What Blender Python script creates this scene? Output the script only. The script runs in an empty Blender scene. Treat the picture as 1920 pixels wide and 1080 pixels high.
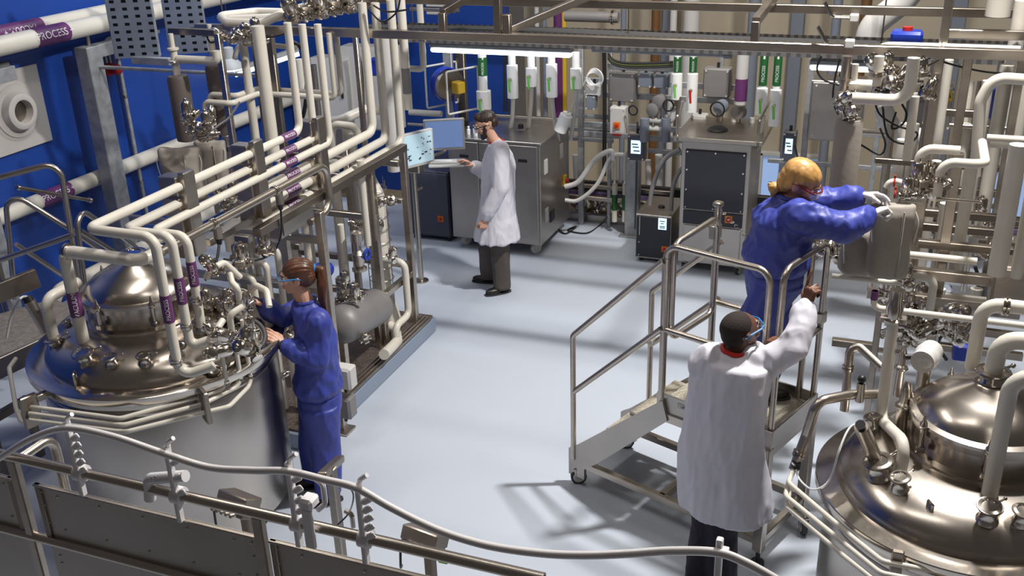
import bpy, math, random
import numpy as np
from mathutils import Vector, Matrix, noise
random.seed(7)
SC = bpy.context.scene
COL = SC.collection
R = math.radians
# ------------------------------------------------------------------ camera, world, lights
CAM_H, FPX = 3.95, 1881.0
PITCH, YAW, ROLL = R(23.5), R(21.8), R(1.85)
FWD = Vector((-math.sin(YAW)*math.cos(PITCH), math.cos(YAW)*math.cos(PITCH), -math.sin(PITCH)))
_r0 = Vector((math.cos(YAW), math.sin(YAW), 0)); _d0 = FWD.cross(_r0)
RGT = math.cos(ROLL)*_r0 + math.sin(ROLL)*_d0
DWN = -math.sin(ROLL)*_r0 + math.cos(ROLL)*_d0
EYE = Vector((0, 0, CAM_H))
cd = bpy.data.cameras.new('camera'); cam = bpy.data.objects.new('camera', cd); COL.objects.link(cam)
cd.sensor_width = 36; cd.lens = FPX*36/1920; cd.clip_start = 0.05; cd.clip_end = 100
m = Matrix((RGT, -DWN, -FWD)).transposed().to_4x4(); m.translation = EYE; cam.matrix_world = m
SC.camera = cam
cd.dof.use_dof = False
W = bpy.data.worlds.new('world'); SC.world = W; W.use_nodes = True
W.node_tree.nodes['Background'].inputs[0].default_value = (0.56, 0.50, 0.47, 1)
W.node_tree.nodes['Background'].inputs[1].default_value = 0.13
SC.view_settings.view_transform = 'Standard'; SC.view_settings.look = 'None'
SC.view_settings.gamma = 1; SC.view_settings.exposure = -0.06; SC.view_settings.use_curve_mapping = False
def area(name, loc, target, sx, sy, power, col=(1, .96, .9)):
    l = bpy.data.lights.new(name, 'AREA'); l.shape = 'RECTANGLE'; l.size = sx; l.size_y = sy
    l.energy = power; l.color = col
    o = bpy.data.objects.new(name, l); COL.objects.link(o); o.location = loc
    o.rotation_euler = (Vector(target)-Vector(loc)).to_track_quat('-Z', 'Y').to_euler()
    return o
area('hall_lamp_key', (0.45, 6.3, 6.6), (-1.5, 5.0, 0), 0.20, 0.45, 620, (1, .97, .92))
area('hall_lamp_left', (-4.2, 4.4, 6.2), (-4.2, 5.2, 0), 0.3, 2.4, 75, (1, .94, .86))
area('hall_lamp_front', (-1.5, 3.2, 6.2), (-1.5, 4.6, 0), 2.4, 0.3, 26, (1, .96, .9))
area('hall_lamp_wall', (-5.7, 8.0, 4.2), (-7.2, 8.2, .6), 0.4, 2.2, 46, (.85, .92, 1))
area('hall_lamp_back', (-2.2, 9.2, 5.2), (-2.2, 11.5, .8), 3.0, 0.3, 105, (1, .95, .86))
area('hall_lamp_right', (1.8, 5.0, 6.0), (1.0, 5.6, 0), 0.3, 2.0, 42, (1, .93, .85))
# ------------------------------------------------------------------ pixel <-> room helpers
def ray(x, y): return FWD*FPX + RGT*(x-960) + DWN*(y-540)
def at(x, y, X=None, Y=None, Z=None):
    v = ray(x, y)
    t = (X/v.x) if X is not None else (Y/v.y) if Y is not None else (Z-CAM_H)/v.z
    return EYE + v*t
AX = {'x': Vector((1, 0, 0)), 'y': Vector((0, 1, 0)), 'z': Vector((0, 0, 1))}
def along(p, a, x, y):
    """point on the line p + t*axis that lies nearest the sight line"""
    a = AX[a] if isinstance(a, str) else a
    d = ray(x, y).normalized(); w = p-EYE
    b = a.dot(d); e = w.dot(a); f = w.dot(d)
    t = (b*f-e)/(1-b*b)
    return p + a*t
def route(p, *steps):
    pts = [Vector(p)]
    for s in steps:
        if len(s) == 2: pts.append(pts[-1] + AX[s[0]]*s[1])
        else: pts.append(along(pts[-1], s[0], s[1], s[2]))
    return pts
# ------------------------------------------------------------------ materials
MATS = {}
def mat(name, col, rough=.5, metal=0., emit=0., noise_=0., nscale=8., bump=0., bscale=60., aniso=None, trans=0., coat=0., spec=None, nvec=None, alpha=1.):
    if name in MATS: return MATS[name]
    m = bpy.data.materials.new(name); m.use_nodes = True; nt = m.node_tree; b = nt.nodes['Principled BSDF']
    c = (*col, 1)
    b.inputs['Base Color'].default_value = c
    b.inputs['Roughness'].default_value = rough; b.inputs['Metallic'].default_value = metal
    if spec is not None: b.inputs['Specular IOR Level'].default_value = spec
    if coat: b.inputs['Coat Weight'].default_value = coat
    if trans: b.inputs['Transmission Weight'].default_value = trans
    if alpha < 1: b.inputs['Alpha'].default_value = alpha
    if emit:
        b.inputs['Emission Color'].default_value = c; b.inputs['Emission Strength'].default_value = emit
    tc = nt.nodes.new('ShaderNodeTexCoord'); mp = nt.nodes.new('ShaderNodeMapping')
    nt.links.new(tc.outputs['Object'], mp.inputs[0])
    if nvec: mp.inputs['Scale'].default_value = nvec
    if noise_:
        n = nt.nodes.new('ShaderNodeTexNoise'); n.inputs['Scale'].default_value = nscale; n.inputs['Detail'].default_value = 6
        nt.links.new(mp.outputs[0], n.inputs['Vector'])
        r = nt.nodes.new('ShaderNodeMapRange'); r.inputs[1].default_value = .3; r.inputs[2].default_value = .7
        r.inputs[3].default_value = 1-noise_; r.inputs[4].default_value = 1+noise_*.5
        nt.links.new(n.outputs[0], r.inputs[0])
        mx = nt.nodes.new('ShaderNodeVectorMath'); mx.operation = 'SCALE'; mx.inputs[0].default_value = col
        nt.links.new(r.outputs[0], mx.inputs['Scale']); nt.links.new(mx.outputs[0], b.inputs['Base Color'])
        r2 = nt.nodes.new('ShaderNodeMapRange'); r2.inputs[3].default_value = max(0, rough-.1*(noise_*4)); r2.inputs[4].default_value = min(1, rough+.1*(noise_*4))
        nt.links.new(n.outputs[0], r2.inputs[0]); nt.links.new(r2.outputs[0], b.inputs['Roughness'])
    if bump:
        n = nt.nodes.new('ShaderNodeTexNoise'); n.inputs['Scale'].default_value = bscale; n.inputs['Detail'].default_value = 4
        nt.links.new(mp.outputs[0], n.inputs['Vector'])
        bp = nt.nodes.new('ShaderNodeBump'); bp.inputs['Strength'].default_value = bump; bp.inputs['Distance'].default_value = .01
        nt.links.new(n.outputs[0], bp.inputs['Height']); nt.links.new(bp.outputs[0], b.inputs['Normal'])
    MATS[name] = m; return m
STEEL = mat('brushed_steel', (.50, .45, .395), .31, 1, noise_=.10, nscale=5, nvec=(1, 1, 6))
DSTEEL = mat('dark_frame_steel', (.30, .26, .22), .38, 1, noise_=.15, nscale=4)
POL = mat('polished_steel', (.60, .55, .49), .17, 1, noise_=.06, nscale=3)
LID = mat('vessel_steel', (.52, .47, .42), .25, 1, noise_=.08, nscale=2.5)
PANEL = mat('sheet_steel', (.47, .435, .40), .38, 1, noise_=.12, nscale=3)
GALV = mat('galvanised_steel', (.40, .41, .43), .55, .7, noise_=.22, nscale=14)
PERF = mat('tray_steel', (.34, .40, .52), .5, .6, noise_=.1, nscale=6)
WHITE = mat('white_lagging', (.60, .565, .50), .38, 0, noise_=.05, nscale=6)
BRIGHT = mat('bright_plastic', (.80, .80, .80), .4)
HOSE = mat('translucent_hose', (.74, .71, .71), .35, 0, coat=.3)
PPLAST = mat('white_moulding', (.78, .76, .78), .42)
PURPLE = mat('purple_band', (.115, .028, .12), .4)
GREEN = mat('green_band', (.012, .10, .022), .4)
LIME = mat('lime_handle', (.15, .50, .08), .4)
LETTER = mat('white_lettering', (.72, .70, .72), .5)
GREYBAG = mat('grey_lagging_cloth', (.27, .24, .21), .62, 0, noise_=.10, nscale=3, bump=.25, bscale=14)
BLUEW = mat('blue_wall_paint', (.009, .050, .285), .40, 0, noise_=.06, nscale=1.2)
BEIGE = mat('beige_wall_paint', (.42, .365, .28), .6, 0, noise_=.05, nscale=2)
FLOORM = mat('floor_resin', (.44, .485, .565), .42, 0, noise_=.035, nscale=1.3, bump=.02, bscale=300)
BLACK = mat('black_plastic', (.012, .012, .014), .4)
RUBBER = mat('dark_rubber', (.03, .03, .033), .6)
CHAR = mat('charcoal_panel', (.022, .022, .032), .42, 0, noise_=.08, nscale=4)
SLATE = mat('slate_panel', (.055, .06, .085), .45)
GREYBOX = mat('grey_enclosure', (.21, .20, .20), .5, .2, noise_=.06)
BLUEGREY = mat('blue_grey_box', (.17, .19, .235), .5)
LGREY = mat('light_grey_box', (.50, .49, .48), .5)
RED = mat('red_paint', (.42, .015, .01), .4)
ORANGE = mat('orange_plate', (.62, .16, .01), .45)
YELLOW = mat('yellow_plate', (.62, .40, .03), .5)
BLUEP = mat('blue_plastic', (.01, .035, .34), .35)
TUBE = mat('lamp_tube', (.93, .97, 1.0), .5, emit=7.0)
FIXT = mat('lamp_housing', (.33, .35, .37), .5)
SCREENB = mat('screen_blue', (.16, .25, .50), .25, emit=.55)
SCREENL = mat('screen_pale', (.36, .50, .58), .25, emit=.6)
SCREENW = mat('screen_white', (.60, .82, 1.0), .25, emit=1.2)
DAY = mat('lit_window', (.33, .48, .80), .3, emit=.45)
TREAD = mat('checker_tread', (.50, .46, .38), .5, .8, noise_=.12, nscale=60, bump=.6, bscale=90)
GRATE = mat('grating', (.17, .13, .11), .5, .6, noise_=.4, nscale=40, bump=.8, bscale=60)
DECK = mat('walkway_plate', (.27, .24, .21), .55, .5, noise_=.25, nscale=30, bump=.5, bscale=80)
CURB = mat('curb_paint', (.22, .27, .36), .45)
GLASS = mat('clear_tube', (.62, .64, .66), .12, 0, coat=.4)
COPPER = mat('brown_pipe', (.22, .11, .045), .4, .5)
# ------------------------------------------------------------------ mesh builder
class MB:
    def __init__(s): s.v = []; s.f = []
    def add(s, vs, fs):
        n = len(s.v); s.v += [Vector(v) for v in vs]; s.f += [tuple(i+n for i in f) for f in fs]; return s
    def box(s, c, size, rot=None, bev=0.):
        hx, hy, hz = [k/2 for k in size]; c = Vector(c)
        b = min(bev, hx*.8, hy*.8, hz*.8)
        M = rot if rot is not None else Matrix.Identity(3)
        if b <= 0:
            vs = [(x, y, z) for x in (-hx, hx) for y in (-hy, hy) for z in (-hz, hz)]
            fs = [(0, 1, 3, 2), (4, 6, 7, 5), (0, 4, 5, 1), (2, 3, 7, 6), (0, 2, 6, 4), (1, 5, 7, 3)]
            return s.add([c+M@Vector(v) for v in vs], fs)
        vs = []; idx = {}
        for sx in (-1, 1):
            for sy in (-1, 1):
                for sz in (-1, 1):
                    for a in range(3):
                        h = [hx-b, hy-b, hz-b]; h[a] += b
                        idx[sx, sy, sz, a] = len(vs); vs.append((sx*h[0], sy*h[1], sz*h[2]))
        fs = []
        for a in range(3):
            o = [k for k in range(3) if k != a]
            for sg in (-1, 1):
                q = []
                for p, r_ in ((-1, -1), (1, -1), (1, 1), (-1, 1)):
                    k = [0, 0, 0]; k[a] = sg; k[o[0]] = p; k[o[1]] = r_; q.append(idx[(*k, a)])
                fs.append(q if (sg > 0) != (a == 1) else q[::-1])
            for p in (-1, 1):
                for r_ in (-1, 1):
                    k1 = [0, 0, 0]; k1[o[0]] = p; k1[o[1]] = r_; k2 = k1[:]; k1[a] = -1; k2[a] = 1
                    fs.append([idx[(*k1, o[0])], idx[(*k2, o[0])], idx[(*k2, o[1])], idx[(*k1, o[1])]])
        for sx in (-1, 1):
            for sy in (-1, 1):
                for sz in (-1, 1): fs.append([idx[sx, sy, sz, 0], idx[sx, sy, sz, 1], idx[sx, sy, sz, 2]])
        return s.add([c+M@Vector(v) for v in vs], fs)
    def beam(s, a, b, w, h=None, up=(0, 0, 1), bev=.004):
        """rectangular bar from a to b, w across, h along the up side"""
        a, b = Vector(a), Vector(b); h = w if h is None else h
        d = (b-a); L = d.length; d.normalize(); up = Vector(up)
        if abs(d.dot(up)) > .98: up = Vector((0, 1, 0))
        x = d.cross(up).normalized(); z = x.cross(d)
        return s.box((a+b)/2, (w, L, h), Matrix((x, d, z)).transposed(), bev)
    def sweep(s, pts, rad, n=12, cap=True, tw=None):
        pts = [Vector(p) for p in pts]; rr = rad if hasattr(rad, '__len__') else [rad]*len(pts)
        t0 = (pts[1]-pts[0]).normalized(); a = Vector((0, 0, 1)) if abs(t0.z) < .9 else Vector((1, 0, 0))
        u = t0.cross(a).normalized(); base = len(s.v); N = len(pts)
        for i, p in enumerate(pts):
            t = (pts[min(i+1, N-1)]-pts[max(i-1, 0)]).normalized()
            u = (u-t*u.dot(t)).normalized(); w = t.cross(u)
            for k in range(n):
                q = 2*math.pi*k/n; s.v.append(p+(u*math.cos(q)+w*math.sin(q))*rr[i])
        for i in range(N-1):
            for k in range(n):
                a0 = base+i*n+k; a1 = base+i*n+(k+1) % n
                s.f.append((a0, a1, a1+n, a0+n))
        if cap:
            s.f.append(tuple(base+k for k in range(n))[::-1]); s.f.append(tuple(base+(N-1)*n+k for k in range(n)))
        return s
    def tube(s, pts, r, bend=None, n=12, seg=6, cap=True):
        return s.sweep(fillet(pts, bend if bend is not None else r*2.2, seg), r, n, cap)
    def cyl(s, a, b, r, r2=None, n=20): return s.sweep([a, b], [r, r if r2 is None else r2], n)
    def lathe(s, prof, c=(0, 0, 0), axis=(0, 0, 1), n=32):
        c = Vector(c); ax = Vector(axis).normalized()
        a = Vector((1, 0, 0)) if abs(ax.x) < .9 else Vector((0, 1, 0)); u = ax.cross(a).normalized(); w = ax.cross(u)
        base = len(s.v)
        for r_, h in prof:
            for k in range(n):
                q = 2*math.pi*k/n; s.v.append(c+ax*h+(u*math.cos(q)+w*math.sin(q))*max(r_, 1e-4))
        for i in range(len(prof)-1):
            for k in range(n):
                a0 = base+i*n+k; a1 = base+i*n+(k+1) % n; s.f.append((a0, a1, a1+n, a0+n))
        s.f.append(tuple(base+k for k in range(n))[::-1]); s.f.append(tuple(base+(len(prof)-1)*n+k for k in range(n)))
        return s
    def torus(s, c, axis, Rr, r, n=32, k=8):
        c = Vector(c); ax = Vector(axis).normalized(); a = Vector((1, 0, 0)) if abs(ax.x) < .9 else Vector((0, 1, 0))
        u = ax.cross(a).normalized(); w = ax.cross(u); base = len(s.v)
        for i in range(n):
            q = 2*math.pi*i/n; d = u*math.cos(q)+w*math.sin(q)
            for j in range(k):
                e = 2*math.pi*j/k; s.v.append(c+d*(Rr+r*math.cos(e))+ax*r*math.sin(e))
        for i in range(n):
            for j in range(k):
                s.f.append((base+i*k+j, base+((i+1) % n)*k+j, base+((i+1) % n)*k+(j+1) % k, base+i*k+(j+1) % k))
        return s
    def ell(s, c, r, rot=None, n=16, m=10):
        c = Vector(c); M = rot if rot is not None else Matrix.Identity(3); base = len(s.v)
        r = Vector(r) if hasattr(r, '__len__') else Vector((r, r, r))
        for i in range(1, m):
            p = math.pi*i/m
            for k in range(n):
                q = 2*math.pi*k/n
                s.v.append(c+M@Vector((r.x*math.sin(p)*math.cos(q), r.y*math.sin(p)*math.sin(q), r.z*math.cos(p))))
        t = len(s.v); s.v.append(c+M@Vector((0, 0, r.z))); s.v.append(c+M@Vector((0, 0, -r.z)))
        for i in range(m-2):
            for k in range(n):
                a0 = base+i*n+k; a1 = base+i*n+(k+1) % n; s.f.append((a0, a0+n, a1+n, a1))
        for k in range(n):
            s.f.append((t, base+k, base+(k+1) % n)); s.f.append((t+1, base+(m-2)*n+(k+1) % n, base+(m-2)*n+k))
        return s
    def build(s, name, m, parent=None, smooth=True, **kw):
        return finish(name, s.v, s.f, m, parent, smooth, **kw)
def fillet(pts, r, seg=6):
    pts = [Vector(p) for p in pts]; out = [pts[0]]
    for i in range(1, len(pts)-1):
        a, p, b = pts[i-1], pts[i], pts[i+1]; d1 = (a-p); d2 = (b-p); l1, l2 = d1.length, d2.length
        if l1 < 1e-6 or l2 < 1e-6: continue
        d1 /= l1; d2 /= l2; ang = d1.angle(d2)
        if ang > 3.05 or ang < .05: out.append(p); continue
        t = min(r/math.tan(ang/2), l1*.49, l2*.49)
        rr = t*math.tan(ang/2); c = p+(d1+d2).normalized()*(rr/math.sin(ang/2))
        s0 = p+d1*t-c; s1 = p+d2*t-c; th = s0.angle(s1)
        for k in range(seg+1):
            w = k/seg; out.append(c+(s0*math.sin((1-w)*th)+s1*math.sin(w*th))/math.sin(th))
    out.append(pts[-1]); return out
ORG = {}
def finish(name, v, f, m, parent=None, smooth=True, origin=None, kind=None, sharp=38):
    if parent is not None: o0 = ORG[parent.name]
    elif origin is not None: o0 = Vector(origin)
    else:
        lo = [min(p[k] for p in v) for k in range(3)]; hi = [max(p[k] for p in v) for k in range(3)]
        o0 = Vector(((lo[0]+hi[0])/2, (lo[1]+hi[1])/2, lo[2]))
    me = bpy.data.meshes.new(name); me.from_pydata([tuple(p-o0) for p in v], [], f); me.update()
    me.materials.append(m)
    if smooth:
        me.polygons.foreach_set('use_smooth', [True]*len(me.polygons))
        me.set_sharp_from_angle(angle=R(sharp))
    o = bpy.data.objects.new(name, me); COL.objects.link(o)
    if parent is not None: o.parent = parent
    else: o.location = o0
    ORG[o.name] = o0
    if kind: o['kind'] = kind
    return o
def tag(o, label, cat=None, group=None):
    o['label'] = label
    if cat: o['category'] = cat
    if group: o['group'] = group
    return o
def thing(name, loc, label, cat, group=None):
    o = bpy.data.objects.new(name, None); COL.objects.link(o); o.location = loc; o.empty_display_size = .1
    ORG[o.name] = Vector(loc); return tag(o, label, cat, group)
def struct(name, mb, m, smooth=True):
    o = mb.build(name, m, None, smooth); o['kind'] = 'structure'; return o
def dup(o, loc, rot=None, label=None, parent=None):
    """copy of a thing with its parts"""
    def rec(s, par):
        c = s.copy(); COL.objects.link(c); c.parent = par; ORG[c.name] = Vector((0, 0, 0))
        for ch in s.children: rec(ch, c)
        return c
    c = rec(o, parent); c.location = loc
    if rot is not None: c.rotation_euler = rot
    if label: c['label'] = label
    return c
def text(s, size, p, xdir, ydir, m, parent, name='lettering', depth=.001):
    cu = bpy.data.curves.new(name, 'FONT'); cu.body = s; cu.size = size; cu.extrude = depth; cu.align_x = 'CENTER'; cu.align_y = 'CENTER'
    t = bpy.data.objects.new('tmp', cu); COL.objects.link(t)
    me = bpy.data.meshes.new_from_object(t.evaluated_get(bpy.context.evaluated_depsgraph_get()))
    bpy.data.objects.remove(t); x = Vector(xdir).normalized(); y = Vector(ydir).normalized(); z = x.cross(y)
    M = Matrix((x, y, z)).transposed(); vs = [Vector(p)+M@v.co for v in me.vertices]; fs = [tuple(q.vertices) for q in me.polygons]
    return finish(name, vs, fs, m, parent, False)
def wrap_text(s, size, a, b, r, facing, m, parent, flip=False, name='lettering'):
    """lettering bent round a pipe a-b, centred on its middle, on the side that looks along facing"""
    cu = bpy.data.curves.new(name, 'FONT'); cu.body = s; cu.size = size; cu.align_x = 'CENTER'; cu.align_y = 'CENTER'
    t = bpy.data.objects.new('tmp', cu); COL.objects.link(t)
    me = bpy.data.meshes.new_from_object(t.evaluated_get(bpy.context.evaluated_depsgraph_get()))
    bpy.data.objects.remove(t); a, b = Vector(a), Vector(b); d = (b-a).normalized()
    if flip: d = -d
    n = Vector(facing); n = (n-d*n.dot(d)).normalized(); w = n.cross(d); c = (a+b)/2; vs = []
    for v in me.vertices:
        q = v.co.y/r; vs.append(c+d*v.co.x+(n*math.cos(q)+w*math.sin(q))*(r+.0015))
    return finish(name, vs, [tuple(q.vertices) for q in me.polygons], m, parent, False)
def pipe(label, pts, r, m=WHITE, bend=None, bands=(), collars=(), name='process_pipe', cat='pipe', group=None, n=12, cm=None):
    """insulated or bare pipe; bands = [(segment, t0, t1, material, text)], collars = [(segment, t)]"""
    o = MB().tube(pts, r, bend if bend is not None else r*2.4, n).build(name, m); tag(o, label, cat, group)
    for b in bands:
        i, t0, t1, bm = b[:4]; p0 = pts[i].lerp(pts[i+1], t0); p1 = pts[i].lerp(pts[i+1], t1)
        bo = MB().cyl(p0, p1, r*1.03+.001, n=20).build('marker_band', bm, o)
        if len(b) > 4 and b[4]:
            L = (p1-p0).length; wrap_text(b[4], min(L*.24, r*1.1), p0, p1, r*1.03+.001, EYE-p0, LETTER, bo, flip=(b[5] if len(b) > 5 else False))
    for i, t in collars:
        p = pts[i].lerp(pts[i+1], t); d = (pts[i+1]-pts[i]).normalized()
        MB().lathe([(r*1.0, -.016), (r*1.35, -.014), (r*1.35, -.004), (r*1.12, 0), (r*1.35, .004), (r*1.35, .014), (r*1.0, .016)], p, d, 16).build('clamp', cm or POL, o)
    return o
# ------------------------------------------------------------------ room shell
struct('floor', MB().box((-3, 5.2, -.05), (12.6, 10.6, .1)), FLOORM)
struct('wall_left', MB().box((-7.6, 6.5, 3.0), (.2, 14, 6.2)), BLUEW)
struct('wall_back', MB().box((-.3, 13.1, 1.4), (9.2, .2, 7.4)), BEIGE)
struct('wall_back_blue', MB().box((-6.2, 12.3, 2.4), (2.65, .2, 6.4)), BLUEW)
# service bay floor behind the curb, lower than the hall floor
struct('floor_service_bay', MB().box((-1.5, 11.9, -.5), (12, 2.7, .1)), mat('bay_floor', (.30, .24, .15), .6, noise_=.2, nscale=3))
struct('trim_curb', MB().box((-1.2, 10.53, .03), (5.4, .07, .12), bev=.01), PANEL)
b = MB()
for x in (-2.9, -1.3, .5, 2.4): b.box((x, 12.93, 1.6), (.16, .14, 6.5), bev=.01)
struct('trim_wall_columns', b, BLUEGREY)
# lit window panes low in the back wall
for k, (wx, ww) in enumerate(((-1.22, .80), (1.30, .8))):
    struct('window_%d' % (k+1), MB().box((wx, 12.96, -.22), (ww, .05, .95)), DAY)
    for x in (wx-ww/2, wx+ww/2, wx): struct('trim_%d' % (k*5+1+int((x-wx)*2.6+1.1)), MB().box((x, 12.92, -.22), (.05, .09, 1.0), bev=.005), LGREY)
    for z in (-.70, .27): struct('trim_%d' % (k*5+4+(z > 0)), MB().box((wx, 12.92, z), (ww+.06, .09, .05), bev=.005), LGREY)
# ------------------------------------------------------------------ vessels
def port(parent, c, ax, r, h, name='port'):
    """clamped nozzle on a lid"""
    c = Vector(c); ax = Vector(ax).normalized()
    o = MB().lathe([(r*1.35, -.012), (r*1.12, .010), (r, .018), (r, h), (r*1.3, h+.004), (r*1.3, h+.012), (r*.95, h+.015), (r*.9, h+.010), (r*.1, h+.009)], c, ax, 20).build(name, POL, parent)
    k = MB(); k.torus(c+ax*(h+.008), ax, r*1.38, r*.14, 24, 6)
    a = ax.orthogonal().normalized()
    k.cyl(c+ax*(h+.008)+a*r*1.5, c+ax*(h+.008)+a*r*2.3, r*.13, n=8); k.ell(c+ax*(h+.008)+a*r*2.35, r*.24, n=8, m=6)
    k.build('clamp_ring', POL, o); return o
def vessel(cx, cy, z, r, neck_r, neck_off, neck_h, rb, label, drum):
    t = thing('reactor_vessel', (cx, cy, 0), label, 'vessel'); C0 = Vector((cx, cy, 0))
    body = MB().lathe([(rb*.97, .12), (rb, .16), (rb, z-.20), (rb*.985, z-.17)], C0, n=72).build('insulated_body', drum, t)
    ft = [MB().cyl((cx+rb*.8*math.cos(a), cy+rb*.8*math.sin(a), 0), (cx+rb*.8*math.cos(a), cy+rb*.8*math.sin(a), .16), .05).build('leg', STEEL, t) for a in (.8, 2.4, 3.9, 5.5)]
    MB().lathe([(rb*.97, z-.19), (rb*.99, z-.15), (rb*.97, z-.11), (r*.95, z-.10), (r*.955, z-.075), (r*.93, z-.07), (r*.92, z-.05)], C0, n=72).build('shoulder', LID, t)
    MB().lathe([(r*.90, z-.06), (r, z-.055), (r*1.003, z-.05), (r*1.003, z-.012), (r*.997, z-.008), (r*.86, z), (r*.85, z-.01), (r*.2, z-.02)], C0, n=96).build('flange', POL, t)
    N = C0+Vector((*neck_off, 0)); top = z+.17
    # domed lid: radius shrinks from the flange to the neck in a smooth curve
    mb = MB(); n = 96; k = 14; rows = []
    for i in range(k+1):
        s = i/k; q = s*math.pi/2
        rr = r*.86+(neck_r*1.13-r*.86)*(1-math.cos(q))**.9; zz = z-.005+.175*math.sin(q)**.85
        c = C0.lerp(N, (1-math.cos(q)))
        for j in range(n):
            a = 2*math.pi*j/n; rows.append((c.x+rr*math.cos(a), c.y+rr*math.sin(a), zz))
    mb.add(rows, [(i*n+j, i*n+(j+1) % n, (i+1)*n+(j+1) % n, (i+1)*n+j) for i in range(k) for j in range(n)])
    mb.build('lid', LID, t)
    h = top; a = neck_r
    nk = MB().lathe([(a*1.14, h-.01), (a*1.13, h+.012), (a*1.0, h+.016), (a, h+neck_h-.03), (a*1.06, h+neck_h-.028), (a*1.07, h+neck_h+.01), (a*1.0, h+neck_h+.014)], N, n=72).build('neck', LID, t)
    dm = MB().lathe([(a*1.0, h+neck_h), (a*1.085, h+neck_h+.005), (a*1.085, h+neck_h+.022), (a*.99, h+neck_h+.03), (a*.95, h+neck_h+.055), (a*.84, h+neck_h+.09), (a*.60, h+neck_h+.135), (a*.26, h+neck_h+.178), (a*.24, h+neck_h+.185)], N, n=72).build('dome', LID, t)
    tz = h+neck_h+.178
    port(t, N+Vector((0, 0, tz)), (0, 0, 1), a*.17, .05, 'top_nozzle')
    for k2 in range(7):                                            # swing bolts round the dome seam
        q = 2*math.pi*(k2+.25)/7; d = Vector((math.cos(q), math.sin(q), 0)); p = N+d*a*1.12+Vector((0, 0, h+neck_h-.02))
        bo = MB().cyl(p+Vector((0, 0, -.07)), p+Vector((0, 0, .05)), .012, n=10).box(p+Vector((0, 0, -.075)), (.04, .04, .03), bev=.004)
        bo.lathe([(.017, .03), (.019, .035), (.019, .055), (.010, .07), (.004, .10)], p, n=10).build('swing_bolt', POL, t)
    return t, C0, N, tz
LV, LC, LN, ltz = vessel(-4.13, 4.40, 1.25, .765, .32, (-.08, .0), .15, .70, 'large stainless reactor vessel on the left with a blond-brown ponytailed worker at its rim', mat('vessel_jacket', (.52, .48, .44), .30, 1, noise_=.06, nscale=2))
LV['label'] = 'large domed stainless vessel at the left with three white pipes looped round its front'
RV, RC, RN, rtz = vessel(.475, 4.36, 1.20, .655, .30, (.05, .09), .15, .60, 'large domed stainless vessel at the lower right corner beside the rolling platform', MATS['vessel_jacket'])
def lidz(C0, z, r, neck_r, x, y):
    d = math.hypot(x-C0.x, y-C0.y); s = max(0, min(1, (r*.86-d)/(r*.86-neck_r*1.13))); q = math.acos(max(-1, min(1, 1-s**(1/.9))))
    return z-.005+.175*math.sin(q)**.85
def lid_ports(t, C0, z, r, nr, px, N):
    for (x, y, rr, hh) in px:
        p = at(x, y, Z=z+.12); p = at(x, y, Z=lidz(C0, z, r, nr, p.x, p.y)); p.z = lidz(C0, z, r, nr, p.x, p.y)
        d = (p-N); d.z = 0; port(t, p-Vector((0, 0, .01)), Vector((0, 0, 1))+d.normalized()*.22, rr, hh)
lid_ports(LV, LC, 1.25, .765, .315, [(160, 672, .042, .05), (208, 676, .030, .04), (270, 670, .030, .04), (105, 645, .036, .04), (340, 700, .035, .05), (385, 665, .035, .05), (420, 640, .03, .04), (130, 612, .02, .03), (400, 700, .03, .03)], LN)
lid_ports(RV, RC, 1.20, .655, .30, [(1650, 880, .045, .06), (1690, 905, .030, .05), (1853, 960, .036, .06), (1915, 965, .030, .05), (1640, 800, .03, .05)], RN)
# lifting lug on each lid
for (t, x, y, z) in ((RV, 1742, 962, 1.30), (LV, 142, 715, 1.29)):
    p = at(x, y, Z=z); MB().box(p, (.016, .05, .12), Matrix.Rotation(.5, 3, 'Z'), .008).build('lifting_lug', POL, t)
# ------------------------------------------------------------------ rolling access platform
PA = Vector((-1.745, 5.47, 0)); Mz = Matrix.Rotation(R(-20), 3, 'Z'); PU, PV = Mz@Vector((1, 0, 0)), Mz@Vector((0, 1, 0))
def pl(u, v, z): return PA+PU*u+PV*v+Vector((0, 0, z))
plat = thing('rolling_platform', pl(.65, .28, 0), 'stainless rolling access platform with stairs and a woman in blue standing on it', 'platform')
D0, D1, DW, DZ = .635, 1.345, .56, .86
# base frame
for a, b_ in (((0, 0), (1.345, 0)), ((0, DW), (1.345, DW)), ((1.345, 0), (1.345, DW)), ((0.06, 0.0), (0.06, DW)), ((.66, 0), (.66, DW))):
    MB().beam(pl(*a, .17), pl(*b_, .17), .045, .05).build('base_beam', STEEL, plat)
for u, v in ((1.345, 0), (1.345, DW)): MB().beam(pl(u, v, .10), pl(u, v, DZ-.05), .06, .06, up=PU).build('leg', STEEL, plat)
for v in (-.02, DW+.02):                                            # stringers
    s0, s1 = pl(.0, v, .10), pl(.66, v, DZ-.06)
    mb = MB(); p = [(-.06, .07), (-.06, .27), (.0, .31), (.66, DZ+.03), (.70, DZ-.10), (.17, .235), (.07, .15), (.07, .07)]
    q = [pl(u, v-.012, z) for u, z in p]+[pl(u, v+.012, z) for u, z in p]; n = len(p)
    mb.add(q, [tuple(range(n)), tuple(range(2*n-1, n-1, -1))]+[(i, (i+1) % n, n+(i+1) % n, n+i) for i in range(n)])
    mb.build('stringer', PANEL, plat, smooth=False)
for u, z in ((.13, .30), (.31, .49), (.49, .68)):
    MB().box(pl(u, DW/2, z), (.20, DW-.03, .03), Mz, .006).build('tread', TREAD, plat)
MB().box(pl((D0+D1)/2, DW/2, DZ-.01), (D1-D0, DW, .02), Mz).build('deck', TREAD, plat)
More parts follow.
